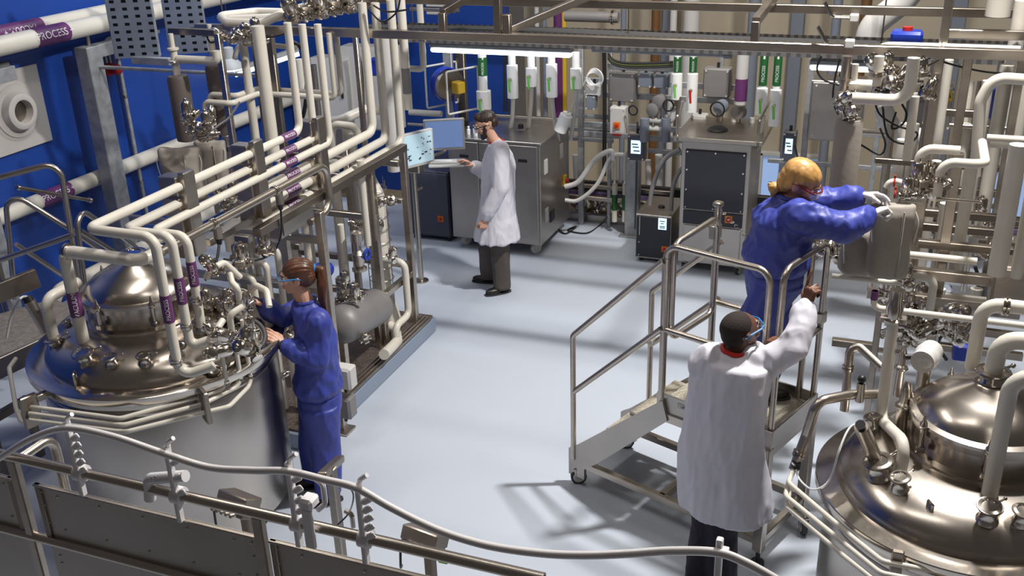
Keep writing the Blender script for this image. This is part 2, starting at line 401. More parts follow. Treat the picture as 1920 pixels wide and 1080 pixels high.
for (c, s) in (((D0+D1)/2, -.0), ((D0+D1)/2, DW)): 
    MB().box(pl(c, s, DZ), (D1-D0+.06, .012, .13), Mz, .004).build('kick_plate', PANEL, plat)
    MB().box(pl(c, s, DZ-.09), (D1-D0+.04, .04, .06), Mz, .004).build('deck_beam', STEEL, plat)
MB().box(pl(D1+.02, DW/2, DZ), (.012, DW, .13), Mz, .004).build('kick_plate', PANEL, plat)
MB().box(pl(D1, DW/2, DZ-.09), (.04, DW, .06), Mz, .004).build('deck_beam', STEEL, plat)
lab_ = MB().box(pl(D0+.20, -.0085, DZ+.02), (.16, .003, .03), Mz).build('rating_sticker', LGREY, plat)
text('LIFE IMP 250', .02, pl(D0+.20, -.0115, DZ+.02), PU, (0, 0, 1), BLACK, lab_, depth=.0003)
rt = .0185
def ptube(name, pts, r=rt, bend=.07): return MB().tube([pl(*p) for p in pts], r, bend, 14, 7).build(name, STEEL, plat)
ptube('stair_rail', [(-.02, -.03, .20), (-.02, -.03, 1.12), (D0-.0, -.03, 1.84-.05)], bend=.05)
ptube('stair_rail', [(-.01, -.03, .72), (D0, -.03, 1.36)])
ptube('stair_rail', [(.16, DW+.03, .35), (.16, DW+.03, 1.26), (D0+.02, DW+.03, 1.72)], bend=.05)
ptube('stair_rail', [(.16, DW+.03, .86), (D0+.02, DW+.03, 1.34)])
RT_ = 1.88
ptube('post', [(D0, 0, DZ-.04), (D0, 0, 1.80)], .022)
ptube('post', [(D0, DW, DZ-.04), (D0, DW, 1.97)], .022)
MB().box(pl(D0, DW, 1.97), (.055, .05, .03), Mz, .006).build('post_cap', STEEL, plat)
# gate loop hung on the near post
g = MB(); loop = [pl(D0+.03, 0.03, 1.28), pl(D0+.03, .03, RT_), pl(D0+.03, DW-.05, RT_+.03), pl(D0+.03, DW-.05, 1.28), pl(D0+.03, .03, 1.28)]
mid = (loop[0]+loop[1])/2; g.tube([mid]+loop[1:]+[mid], rt, .07, 14, 7).build('gate', STEEL, plat)
MB().box(pl(D0, DW-.02, 1.80), (.05, .08, .09), Mz, .005).build('gate_latch', STEEL, plat)
ptube('guard_rail', [(D0, 0, 1.70), (D0, -.0, RT_), (D1-.06, 0, RT_), (D1-.06, 0, DZ)], bend=.08)
ptube('guard_rail', [(D0, 0, 1.35), (D1-.06, 0, 1.35)])
ptube('guard_rail', [(D1, .03, DZ), (D1, .03, RT_+.01), (D1, DW, RT_+.01), (D1, DW, DZ)], bend=.08)
ptube('guard_rail', [(D1, .03, 1.35), (D1, DW, 1.35)])
ptube('guard_rail', [(D0, DW, 1.33), (D1, DW, 1.33)])
ptube('post', [(D1-.09, DW, DZ), (D1-.09, DW, RT_-.05)], .02)
MB().box(pl(D1, DW+.0, 1.42), (.05, .06, .07), Mz, .006).build('rail_clip', STEEL, plat)
ch = MB(); c0, c1 = pl(D0, DW, 1.95), pl(D1, DW, 1.80)             # safety chain across the back
for i in range(26):
    s = i/25; p = c0.lerp(c1, s)-Vector((0, 0, .13*math.sin(math.pi*s))); q = c0.lerp(c1, (i+1)/25)-Vector((0, 0, .13*math.sin(math.pi*(i+1)/25)))
    d = (q-p).normalized(); a = Vector((0, 0, 1)) if i % 2 else d.cross(Vector((0, 0, 1)))
    ch.torus((p+q)/2, a, .012, .0028, 10, 5)
ch.build('safety_chain', POL, plat)
MB().lathe([(.03, -.03), (.034, 0), (.03, .03)], pl(.16, DW+.03, .90), PU, 12).build('rail_joint', LGREY, plat)
def caster(p, parent, r=.055, ang=.4, wm=RUBBER):
    a = Vector((math.cos(ang), math.sin(ang), 0)); s = Vector((-a.y, a.x, 0)); c = p+Vector((0, 0, r))
    w = MB().lathe([(r*.75, -.018), (r, -.014), (r, .014), (r*.75, .018)], c, s, 20).build('caster', wm, parent)
    MB().lathe([(r*.5, -.021), (r*.72, -.019), (r*.72, .019), (r*.5, .021)], c, s, 16).build('hub', LGREY, w)
    k = MB()
    for e in (-1, 1): k.box(c+s*e*.027+Vector((0, 0, r*.55)), (r*.75, .004, r*1.25), Matrix((a, s, (0, 0, 1))).transposed(), .001)
    k.box(c+Vector((0, 0, r*1.25)), (r*1.2, .062, .008), Matrix((a, s, (0, 0, 1))).transposed()); k.cyl(c+Vector((0, 0, r*1.2)), c+Vector((0, 0, r*1.6)), .014, n=10)
    k.build('fork', PANEL, w); return w
caster(pl(-.0, 0, 0), plat); caster(pl(-.0, DW, 0), plat); caster(pl(1.42, DW-.12, 0), plat, ang=1.9)
MB().beam(pl(1.345, DW-.12, .15), pl(1.44, DW-.12, .15), .05, .04).build('caster_arm', STEEL, plat)
f_ = MB().cyl(pl(1.345, 0, 0), pl(1.345, 0, .02), .04).cyl(pl(1.345, 0, .02), pl(1.345, 0, .10), .014).build('foot', RUBBER, plat)
# ------------------------------------------------------------------ steel cart, cabinets at the back
cart = thing('steel_cabinet_cart', (-3.83, 9.75, 0), 'wide brushed steel cart on swivel wheels behind the bearded man', 'cart')
x0, x1, y0, y1, z0, z1 = -4.38, -3.36, 9.28, 10.22, .13, 1.22
MB().box(((x0+x1)/2, (y0+y1)/2, (z0+z1)/2), (x1-x0, y1-y0, z1-z0), bev=.006).build('body', PANEL, cart)
MB().box(((x0+x1)/2, (y0+y1)/2, z1+.012), (x1-x0+.03, y1-y0+.03, .025), bev=.004).build('top', mat('cart_top_steel', (.66, .63, .58), .33, 1, noise_=.08, nscale=3), cart)
w = (x1-x0-.04)/3
for i in range(3):
    d = MB().box((x0+.02+w*(i+.5), y0-.008, (z0+z1)/2), (w-.014, .016, z1-z0-.03), bev=.004).build('door', PANEL, cart)
    MB().box((x0+.02+w*(i+.5), y0-.017, z1-.17), (.10, .004, .032)).build('handle_recess', BLACK, d)
for (yy, zz) in ((9.45, .95), (9.45, .42), (9.95, .98)):
    MB().box((x1+.004, yy, zz), (.008, .09, .15)).build('notice', LGREY, cart)
MB().box((x1+.006, 9.62, .36), (.012, .12, .12)).build('socket_panel', BLACK, cart)
sw = MB().box((x1+.01, 10.05, .62), (.02, .07, .12)).build('switch_plate', YELLOW, cart)
MB().cyl((x1+.02, 10.05, .62), (x1+.05, 10.05, .62), .025).build('rotary_switch', RED, sw)
for (x, y) in ((x0+.1, y0+.12), (x1-.1, y0+.1), (x0+.1, y1-.1), (x1-.1, y1-.12)): caster(Vector((x, y, 0)), cart, .06, .9, LGREY)
k = MB().cyl((x1-.38, 9.75, z1+.025), (x1-.38, 9.75, z1+.075), .03).build('top_knob', BLACK, cart)
MB().lathe([(.04, 0), (.04, .012), (.03, .014)], (x1-.38, 9.75, z1+.024)).build('collar', POL, k)
def cabinet(x0, x1, y0, y1, z0, z1, label, body, front, fz0=None, fz1=None, inset=.0, cat='cabinet', name='control_cabinet'):
    t = thing(name, ((x0+x1)/2, (y0+y1)/2, 0), label, cat)
    MB().box(((x0+x1)/2, (y0+y1)/2, (z0+z1)/2), (x1-x0, y1-y0, z1-z0), bev=.006).build('body', body, t)
    f = MB().box(((x0+x1)/2, y0-.007, ((fz0 or z0+.02)+(fz1 or z1-.02))/2), (x1-x0-2*inset-.02, .014, (fz1 or z1-.02)-(fz0 or z0+.02)), bev=.004).build('front_panel', front, t)
    for x in (x0+.05, x1-.05):
        for y in (y0+.05, y1-.05): MB().cyl((x, y, 0), (x, y, z0+.01), .02).build('foot', RUBBER, t)
    return t, f
def disc_switch(p, parent, s=.05, m=ORANGE, r=RED):
    q = MB().box(p, (s*1.5, .01, s*1.5)).build('switch_plate', m, parent)
    MB().cyl(Vector(p)+Vector((0, -.004, 0)), Vector(p)+Vector((0, -.03, 0)), s*.42).build('rotary_switch', r, q)
def screws(pts, parent, name='screw', m=LGREY, r=.008):
    for p in pts: MB().cyl(p, Vector(p)+Vector((0, -.006, 0)), r, n=8).build(name, m, parent)
t, f = cabinet(-4.98, -4.47, 9.42, 10.1, .05, .80, 'dark blue-grey floor cabinet beside the steel cart, below the two monitors', SLATE, SLATE)
disc_switch((-4.58, 9.405, .27), t, .045); MB().cyl((-4.86, 9.41, .36), (-4.86, 9.395, .36), .012).build('lock', LGREY, t)
MB().box((-4.70, 9.75, .805), (.10, .05, .012), bev=.004).build('lid_handle', BLACK, t)
t, f = cabinet(-2.40, -2.03, 9.48, 10.1, .04, .52, 'small black floor cabinet with a lit display beside the tall steel unit', PANEL, CHAR)
disc_switch((-2.09, 9.463, .17), t, .04)
s_ = MB().box((-2.12, 9.465, .44), (.085, .008, .12)).build('display', SCREENW, t)
for i, (w_, z_) in enumerate(((.05, .47), (.03, .445), (.055, .415), (.055, .40))): MB().box((-2.12, 9.460, z_), (w_, .003, .008)).build('display_bar', BLACK, s_)
MB().box((-2.355, 9.463, .40), (.008, .006, .20)).build('seam_strip', LGREY, t); screws([(-2.36, 9.47, .22), (-2.36, 9.47, .08)], t)
MB().cyl((-2.2, 9.75, .52), (-2.2, 9.75, .535), .035).build('top_knob', BLACK, t)
t = thing('tall_steel_unit', (-1.6, 9.7, 0), 'tall stainless unit with a black front panel and red switch, standing behind the platform stairs', 'cabinet')
MB().box((-1.60, 9.72, .73), (.66, .72, 1.26), bev=.006).build('body', PANEL, t)
MB().box((-1.58, 9.70, 1.385), (.84, .84, .045), bev=.006).build('top', STEEL, t)
f = MB().box((-1.60, 9.352, .97), (.58, .016, .60), bev=.003).build('upper_panel', CHAR, t)
screws([(-1.60+a, 9.343, .97+b_) for a in (-.27, 0, .27) for b_ in (-.28, .28)]+[(-1.60+a, 9.343, .97+b_) for a in (-.27, .27) for b_ in (-.1, .1)], f)
f = MB().box((-1.60, 9.352, .585), (.58, .016, .14), bev=.003).build('lower_panel', CHAR, t); disc_switch((-1.44, 9.34, .60), f, .05)
MB().box((-1.60, 9.352, .31), (.56, .014, .38), bev=.003).build('door', PANEL, t)
for (x, y) in ((-1.87, 9.42), (-1.33, 9.42), (-1.87, 10.0), (-1.33, 10.0)): caster(Vector((x, y, 0)), t, .035, 1.2)
MB().lathe([(.10, 0), (.10, .01), (.07, .03), (.03, .035)], (-1.64, 9.62, 1.405)).build('top_vent', BLACK, t)
for e in (-1, 1): MB().tube([(-1.58+e*.38, 9.30, 1.36), (-1.58+e*.38, 9.24, 1.42), (-1.58+e*.38, 9.24, 1.62), (-1.58+e*.42, 9.55, 1.72)], .012, .03, 8).build('lifting_arm', STEEL, t)
# ------------------------------------------------------------------ display post with two monitors and a keyboard tray
ms = thing('monitor_stand', (-4.30, 8.30, 0), 'stainless post on a round floor plate carrying the keyboard tray', 'stand')
B0 = at(790, 527, Z=0); ms.location = B0; ORG[ms.name] = B0.copy()
MB().lathe([(.075, 0), (.075, .012), (.03, .016), (.026, .02)], B0, n=32).build('floor_plate', STEEL, ms)
MB().cyl(B0, B0+Vector((0, 0, 1.16)), .028).build('pole', STEEL, ms)
MB().box(B0+Vector((-.02, 0, 1.20)), (.22, .12, .10), bev=.01).build('head_box', STEEL, ms)
for e in (.35, .75): MB().tube([B0+Vector((0, 0, e+.6)), B0+Vector((.02, .12, e+.6))], .012, n=8).build('bracket', STEEL, ms)
def monitor(c, yawd, w, h, scr, label, drawer=None, tilt=0):
    t = thing('monitor', c, label, 'monitor'); Mm = Matrix.Rotation(R(yawd), 3, 'Z')@Matrix.Rotation(R(tilt), 3, 'X'); c = Vector(c)
    MB().box(c, (w, .045, h), Mm, .006).build('casing', LGREY, t)
    s = MB().box(c+Mm@Vector((0, -.024, .006)), (w-.04, .004, h-.045), Mm).build('screen', scr, t)
    if drawer: drawer(s, c, Mm)
    MB().cyl(c+Mm@Vector((0, .03, -.05)), c+Mm@Vector((0, .16, -.12)), .02).build('mount', STEEL, t)
    return t
def diagram(s, c, Mm):
    rnd = random.Random(3)
    for i in range(26):
        x, z = rnd.uniform(-.17, .17), rnd.uniform(-.10, .12); MB().box(c+Mm@Vector((x, -.0275, z)), (rnd.choice((.02, .01, .03)), .001, rnd.choice((.006, .014))), Mm).build('diagram_mark', SLATE, s)
mp = at(777, 280, Y=8.15); monitor(mp, 62, .42, .33, SCREENL, 'nearer tilted monitor showing a pale process diagram', diagram)
mp = at(833, 252, Y=8.75); monitor(mp, 27, .40, .31, SCREENB, 'farther monitor with a plain blue screen')
hb = B0+Vector((-.02, 0, 1.22))
for q in (at(777, 290, Y=8.22), at(833, 262, Y=8.82)): MB().tube([hb, Vector((q.x, q.y+.05, hb.z)), q+Vector((0, .05, -.02))], .016, .05, 10).build('monitor_arm', STEEL, ms)
tp = at(838, 306, Y=8.35)
tr = thing('keyboard_tray', tp, 'pale keyboard tray held out towards the bearded man', 'tray'); Mt = Matrix.Rotation(R(22), 3, 'Z')
MB().box(tp, (.34, .22, .02), Mt, .004).build('shelf', mat('tray_top', (.62, .62, .60), .4, .3), tr)
kb = thing('keyboard', tp+Mt@Vector((-.03, 0, .016)), 'flat pale keyboard lying on the tray', 'keyboard')
MB().box(tp+Mt@Vector((-.03, 0, .014)), (.26, .11, .008), Mt, .002).build('keyboard_base', LGREY, kb)
ks = MB()
for i in range(13):
    for j in range(4): ks.box(tp+Mt@Vector((-.145+i*.019, -.038+j*.025, .0205)), (.015, .02, .004), Mt)
ks.build('keys', BRIGHT, kb)
# ------------------------------------------------------------------ mezzanine balustrade in the foreground
RY = 1.93
def ra(x, y): return at(x, y, Y=RY)
rz = ra(500, 966).z
bal = thing('balustrade', (ra(300, 960).x, RY, 0), 'foreground balustrade with a stainless handrail and riveted sheet infill panels', 'railing')
ex0, ex1 = ra(-60, 850).x, ra(1020, 1076).x
h0 = MB().cyl((ex0, RY, rz), (ex1, RY, rz), .0165).build('handrail', STEEL, bal)
MB().lathe([(.0165, 0), (.0165, .008), (.010, .01)], (ex1-.01, RY, rz), (1, 0, 0)).build('end_cap', STEEL, h0)
lz = along(Vector((0, RY, 0)), 'z', 0, 0)
pz = ra(180, 1035)
MB().cyl((ex0, RY, pz.z), (ra(520, 1130).x, RY, pz.z), .017).build('lower_rail', STEEL, bal)
for x in (50, 482): 
    p = ra(x, 960); MB().beam((p.x, RY, rz-1.0), (p.x, RY, rz-.01), .034, .026).build('post', STEEL, bal)
pw = [(ra(-60, 900).x, ra(24, 900).x), (ra(62, 900).x, ra(462, 900).x), (ra(500, 980).x, ra(1150, 1000).x)]
for i, (a, b_) in enumerate(pw):
    zt, zb = rz-.085, pz.z+.012
    pn = MB().box(((a+b_)/2, RY+.005, (zt+zb)/2), (b_-a, .006, zt-zb), bev=.001).build('infill_panel', PANEL, bal)
    MB().box(((a+b_)/2, RY-.001, zt-.004), (b_-a, .016, .008), bev=.002).build('panel_lip', STEEL, pn)
    n = 5 if i else 2
    rv = [(a+(b_-a)*(k+.5)/n, RY+.002, z) for k in range(n) for z in (zt-.035, zb+.045)]+[(e, RY+.002, z) for e in (a+.02, b_-.02) for z in (zt-.03, zt-.08, zb+.06)]
    for p in rv: MB().ell(p, .0045, n=8, m=6).build('rivet', POL, pn)
    zb2 = zb-.40; pn = MB().box(((a+b_)/2, RY+.005, (zb-.03+zb2)/2), (b_-a, .006, zb-.03-zb2), bev=.001).build('infill_panel', PANEL, bal)
    for p in [(a+.03, RY+.002, z) for z in (zb-.07, zb-.10)]: MB().ell(p, .0045, n=8, m=6).build('rivet', POL, pn)
    MB().box((a+.012 if i else b_-.012, RY, (zt+zb)/2), (.022, .01, zt-zb), bev=.002).build('panel_strip', DSTEEL, bal)
# return leg of the rail going away at the left
rr = route(Vector((ra(40, 872).x, RY, rz)), ('y', 112, 835)); k = rr[-1]
MB().tube([rr[0], k, k-Vector((0, 0, .6))], .016, .05).build('return_rail', STEEL, bal)
# ------------------------------------------------------------------ people
SKINP = mat('fair_skin', (.56, .31, .22), .5, noise_=.05); SKIND = mat('brown_skin', (.13, .050, .027), .45, noise_=.06)
SKINR = mat('ruddy_skin', (.52, .24, .17), .5, noise_=.05)
HAIRB = mat('chestnut_hair', (.085, .03, .014), .38, noise_=.35, nscale=30, nvec=(1, 1, .15)); HAIRD = mat('dark_brown_hair', (.028, .014, .009), .5, noise_=.3, nscale=30)
HAIRG = mat('ginger_blond_hair', (.50, .27, .085), .42, noise_=.35, nscale=26, nvec=(1, 1, .2)); HAIRK = mat('cropped_black_hair', (.018, .010, .008), .85, bump=.5, bscale=200)
BLUEC = mat('blue_coverall_cloth', (.035, .05, .29), .5, noise_=.08, nscale=5, bump=.12, bscale=30); NAVY = mat('navy_knit', (.006, .007, .02), .7)
COAT = mat('white_coat_cloth', (.60, .59, .665), .65, noise_=.04, nscale=3, bump=.06, bscale=22); TROUS = mat('grey_trouser_cloth', (.075, .062, .056), .8, noise_=.1)
DTROUS = mat('navy_trouser_cloth', (.010, .007, .018), .8); SHOE = mat('black_shoe_leather', (.012, .010, .010), .4); GLOVE = mat('white_glove', (.62, .58, .57), .5, bump=.1, bscale=60)
LENS = mat('clear_lens', (.75, .8, .85), .08, alpha=.35, coat=.5); BLUEG = mat('blue_frame', (.03, .17, .42), .3); LIP = mat('lip', (.36, .12, .09), .5)
def rem(mb, voxel, it=3, fold=None):
    """join overlapping volumes into one continuous skin, relax it and press folds into it"""
    me = bpy.data.meshes.new('tmp'); me.from_pydata([tuple(v) for v in mb.v], [], mb.f); o = bpy.data.objects.new('tmp', me); COL.objects.link(o)
    r = o.modifiers.new('r', 'REMESH'); r.mode = 'VOXEL'; r.voxel_size = voxel
    s = o.modifiers.new('s', 'SMOOTH'); s.factor = .6; s.iterations = it
    dg = bpy.context.evaluated_depsgraph_get(); ev = o.evaluated_get(dg); e = bpy.data.meshes.new_from_object(ev)
    vs = [v.co.copy() for v in e.vertices]; fs = [tuple(p.vertices) for p in e.polygons]
    if fold:
        ns = [v.normal.copy() for v in e.vertices]; vs = [v+n*fold(v) for v, n in zip(vs, ns)]
    bpy.data.objects.remove(o); bpy.data.meshes.remove(e)
    return vs, fs
def cap(mb, a, b, ra, rb, n=14):
    a, b = Vector(a), Vector(b); d = b-a; L = d.length
    if L < 1e-5: return mb.ell(a, ra)
    d /= L; prof = [(ra*math.sin(t), -ra*math.cos(t)) for t in (.3, .7, 1.1, 1.5)]+[(rb*math.cos(t), L+rb*math.sin(t)) for t in (.07, .5, .9, 1.3)]
    return mb.lathe(prof, a, d, n)
def chain(mb, pts, rs, n=14):
    for i in range(len(pts)-1): cap(mb, pts[i], pts[i+1], rs[i], rs[i+1], n)
def frame(f, up=(0, 0, 1)):
    f = Vector(f).normalized(); u = Vector(up); s = f.cross(u).normalized(); u = s.cross(f)
    return Matrix((s, f, u)).transposed()                         # x = right side, y = front, z = up
def loft(mb, secs, n=28, pw=2.3):
    base = len(mb.v)
    for (c, a, b, Mf) in secs:
        for k in range(n):
            q = 2*math.pi*k/n; cx, sx = math.cos(q), math.sin(q); e = 2/pw
            mb.v.append(Vector(c)+Mf@Vector((a*abs(cx)**e*(1 if cx > 0 else -1), b*abs(sx)**e*(1 if sx > 0 else -1), 0)))
    N = len(secs)
    for i in range(N-1):
        for k in range(n): a0 = base+i*n+k; a1 = base+i*n+(k+1) % n; mb.f.append((a0, a1, a1+n, a0+n))
    mb.f.append(tuple(base+k for k in range(n))[::-1]); mb.f.append(tuple(base+(N-1)*n+k for k in range(n)))
def hand(mb, w, d, n, s, curl=(.5, .5, .5, .5), sc=1., thumb=(.5, .4), spread=.06, inf=0.):
    """palm with four separate fingers and a thumb: w wrist, d towards the fingers, n out of the palm, s thumb side"""
    w, d, n, s = [Vector(k) for k in (w, d, n, s)]; d.normalize(); n = (n-d*n.dot(d)).normalized(); s2 = d.cross(n); s = s2 if s2.dot(s) > 0 else -s2
    offs = (.031, .0105, -.0105, -.030); ln = ((.042, .026, .021), (.047, .029, .023), (.043, .027, .021), (.034, .020, .018))
    for i, o in enumerate(offs):
        kn = w+d*(.088-.006*(i == 3)-.003*(i == 0))*sc+s*o*sc; cap(mb, w+d*.012*sc+s*o*.55*sc, kn, (.0155+inf)*sc, (.0115+inf)*sc)
        c = curl[i]; p = kn; fd = (d+s*(1.5-i)*spread).normalized(); a = 0
        for j, L in enumerate(ln[i]):
            a += c*(1, 1.15, .8)[j]; dr = fd*math.cos(a)+n*math.sin(a); q = p+dr*L*sc; cap(mb, p, q, (.0092-.0008*j+inf)*sc, (.0086-.0009*j+inf)*sc, 10); p = q
    t0 = w+d*.022*sc+s*.020*sc; a, c = thumb; d1 = (d*math.cos(a+.35)+s*math.sin(a+.35)+n*.35).normalized(); t1 = t0+d1*.042*sc
    d2 = (d*math.cos(a)+s*math.sin(a)*.6+n*(.35+c)).normalized(); t2 = t1+d2*.032*sc; d3 = (d+s*.05+n*(.3+c*1.3)).normalized(); t3 = t2+d3*.025*sc
    cap(mb, t0, t1, (.0165+inf)*sc, (.0125+inf)*sc); cap(mb, t1, t2, (.0115+inf)*sc, (.0105+inf)*sc, 10); cap(mb, t2, t3, (.0105+inf)*sc, (.0085+inf)*sc, 10)
def headskin(mb, c, M, sc=1., beard=0):
    e = lambda o, r, rx=0: mb.ell(c+M@(Vector(o)*sc), Vector(r)*sc, M@Matrix.Rotation(rx, 3, 'X'), 20, 14)
    e((0, -.012, .028), (.073, .092, .082)); e((0, .022, .01), (.064, .066, .085)); e((0, .034, -.052), (.050, .050, .052)); e((0, .060, -.080), (.027, .026, .022))
    e((0, .083, .035), (.045, .012, .012)); e((0, .090, -.046), (.024, .012, .006)); e((0, .089, -.056), (.020, .012, .006))
    cap(mb, c+M@(Vector((0, .080, .022))*sc), c+M@(Vector((0, .108, -.020))*sc), .009*sc, .013*sc); e((0, .098, -.024), (.016, .013, .009))
    for s in (-1, 1):
        e((s*.040, .060, -.015), (.024, .024, .024)); e((s*.074, -.004, -.004), (.009, .020, .031), .15); e((s*.080, -.012, .006), (.006, .014, .018))
def eyes(c, M, sc, parent):
    for s in (-1, 1):
        o = MB().ell(c+M@(Vector((s*.031, .072, .014))*sc), .0125*sc).build('eye', BRIGHT, parent)
        MB().ell(c+M@(Vector((s*.031, .083, .013))*sc), .0055*sc).build('iris', BLACK, o)
        MB().tube([c+M@(Vector((s*q, y, z))*sc) for q, y, z in ((.016, .094, .036), (.034, .090, .042), (.052, .075, .035))], .0035*sc, n=6).build('eyebrow', HAIRD, parent)
    MB().tube([c+M@(Vector((q, y, -.051))*sc) for q, y in ((-.020, .088), (0, .100), (.020, .088))], .0035*sc, n=6).build('mouth', LIP, parent)
def glasses(c, M, parent, fm, sc=1., lens=LENS):
    g = MB()
    for s in (-1, 1): g.tube([c+M@(Vector(q)*sc) for q in ((s*.060, .098, .020), (s*.079, .070, .020), (s*.083, .0, .016), (s*.080, -.030, .004))], .0052*sc, .01, 8)
    g.tube([c+M@(Vector(q)*sc) for q in ((-.060, .098, .026), (0, .114, .030), (.060, .098, .026))], .0045*sc, .02, 8); o = g.build('safety_glasses', fm, parent)
    for s in (-1, 1):
        v = [c+M@(Vector((s*x, y, z))*sc) for x, y, z in ((.006, .117, .028), (.062, .101, .026), (.078, .078, .020), (.074, .082, -.006), (.050, .104, -.016), (.012, .116, -.012))]
        v2 = [p+M@Vector((0, .0015, 0)) for p in v]
        MB().add(v+v2, [tuple(range(6)), tuple(range(11, 5, -1))]+[(i, (i+1) % 6, 6+(i+1) % 6, 6+i) for i in range(6)]).build('lens', lens, o, smooth=False)
def nz(v, f): return noise.noise(Vector((v.x*f[0], v.y*f[1], v.z*f[2])))
def folds(a=.006, f=(9, 9, 4), a2=.003, f2=(22, 22, 10)):
    return lambda v: a*(1-2.2*abs(nz(v, f)))+a2*(1-2*abs(nz(v+Vector((3, 1, 7)), f2)))
def jp_(P):
    v = Vector((P.x, P.y, 0)).normalized()
    def jp(x, y, off=0.):
        r_ = ray(x, y); q = P+v*off; t = ((q-EYE).dot(v))/r_.dot(v); return EYE+r_*t
    return jp, v
def shoe(a, f, parent, L=.27):
    """a = ankle point over the sole, f = toe direction"""
    M = frame(f); z0 = a.z; k = MB(); g = lambda y, z: a+M@Vector((0, y, z))
    k.ell(g(.085, .036), (.044, .095, .036), M); k.ell(g(-.02, .042), (.037, .06, .042), M); k.ell(g(.0, .065), (.040, .055, .05), M)
    v, fc = rem(k, .008, 3); v = [Vector((p.x, p.y, max(p.z, z0+.002))) for p in v]
    o = finish('shoe', v, fc, SHOE, parent)
    s = MB(); loft(s, [(g(.045, .0), .043, .14, M), (g(.045, .018), .042, .138, M)], 24, 2.4); s.build('sole', RUBBER, o)
def make_person(P, label, skin, body, clothes, height_cat='person'):
    t = thing('person', P, label, 'person')
    return t
# ---- ponytailed woman in blue at the left vessel
P = at(612, 925, Z=0); jp, vd = jp_(P); H = {}
hc = jp(556, 519); Fh = frame((-.84, -.50, -.12)); nb = jp(573, 565); ch = jp(592, 642, .0); pv = jp(598, 735, -.0); Fb = frame((-.84, -.50, 0))
shL, shR = jp(597, 603, -.13), jp(560, 584, .14); elL, wrL = jp(594, 676, -.17), jp(531, 648, -.12); elR, wrR = jp(526, 596, .10), jp(490, 570, .04)
kL, kR = jp(610, 835, -.06), jp(588, 825, .09); aL, aR = P+Fb@Vector((-.10, -.02, .0)), P+Fb@Vector((.10, .07, .0))
def legs(mb, pv, Fb, kL, kR, aL, aR, sc=1.):
    for s, k, a in ((-1, kL, aL), (1, kR, aR)):
        chain(mb, [pv+Fb@Vector((s*.085, 0, -.03)), k, a+Vector((0, 0, .09))], [.085*sc, .056*sc, .040*sc])
def core(mb, pv, ch, nb, hc, Fb, sc=1.):
    mb.ell(pv, (.155*sc, .105*sc, .12), Fb); mb.ell(pv.lerp(ch, .5), (.13*sc, .09*sc, .16), Fb); mb.ell(ch, (.155*sc, .10*sc, .15), Fb)
    cap(mb, ch.lerp(nb, .6), nb, .07, .055); cap(mb, nb-Vector((0, 0, .02)), hc-Vector((0, 0, .03)), .054, .050)
body = MB(); core(body, pv, ch, nb, hc, Fb, .9); headskin(body, hc, Fh, .98); legs(body, pv, Fb, kL, kR, aL, aR)
chain(body, [shL, elL, wrL], [.046, .036, .024]); chain(body, [shR, elR, wrR], [.046, .036, .024])
hdL, hdR = (jp(506, 627, -.10)-wrL), (jp(466, 560, .0)-wrR)
hand(body, wrL, hdL, (-.5, .3, -.6), (.2, -.3, .9), (.35, .3, .35, .45), .95); hand(body, wrR, hdR, (-.3, -.5, -.6), (-.2, -.4, .7), (.45, .6, .75, .9), .95, (.25, .5))
v, f = rem(body, .0042, 2); WL = finish('person', v, f, SKINP, origin=P)
tag(WL, 'person with a chestnut ponytail in blue coveralls, hands on the rim of the left vessel', 'person')
eyes(hc, Fh, .98, WL); glasses(hc, Fh, WL, BLUEG, .98)
hair = MB(); g = lambda *o: hc+Fh@Vector(o)
hair.ell(g(0, -.020, .040), (.081, .098, .080), Fh, 24, 16); hair.ell(g(0, -.052, .0), (.073, .070, .075), Fh); hair.ell(g(0, -.1, .03), (.03, .035, .03), Fh)
for s in (-1, 1): hair.ell(g(s*.055, -.02, .02), (.026, .05, .06), Fh)
cutp = hc+Fh@Vector((0, .052, .045))
v, f = rem(hair, .005, 3, lambda v: .0016*math.sin(140*math.atan2((v-hc).dot(Fh.col[2]), (v-hc).dot(Fh.col[0])) / 6)); finish('hair', v, f, HAIRB, WL)
tail = MB(); tp_ = [g(0, -.11, .035), g(0, -.15, .01), jp(604, 535, -.03), jp(605, 562, -.04), jp(614, 592, -.05)]; chain(tail, tp_, [.020, .030, .034, .028, .008])
v, f = rem(tail, .005, 2, lambda v: .004*nz(v, (60, 60, 8))); finish('ponytail', v, f, HAIRB, WL)
MB().torus(g(0, -.115, .032), Fh@Vector((0, -1, -.4)), .023, .007).build('hair_tie', BLUEG, WL)
top = MB(); up = Vector((0, 0, 1))
loft(top, [(pv+up*.02, .165, .135, Fb), (pv+up*.07, .19, .155, Fb), (pv+up*.13, .175, .14, Fb), (pv.lerp(ch, .6), .17, .125, Fb), (ch+up*.02, .18, .125, Fb), (ch+up*.09, .17, .11, Fb), (nb-up*.035, .10, .08, Fb), (nb+up*.0, .062, .066, Fb)])
chain(top, [ch.lerp(shL, .6), shL, elL, elL.lerp(wrL, .75), wrL.lerp(elL, .10)], [.08, .074, .062, .056, .04]); chain(top, [ch.lerp(shR, .6), shR, elR, elR.lerp(wrR, .75), wrR.lerp(elR, .10)], [.08, .072, .060, .053, .038])
v, f = rem(top, .009, 4, folds(.012, (9, 9, 6), .006)); J = finish('coverall_jacket', v, f, BLUEC, WL)
for w_, e_ in ((wrL, elL), (wrR, elR)): c_ = MB(); cap(c_, w_.lerp(e_, .15), w_.lerp(e_, -.01), .036, .034); c_.build('knit_cuff', NAVY, J)
MB().torus(nb+up*.008, (nb-ch).normalized(), .062, .012).build('collar', BLUEC, J)
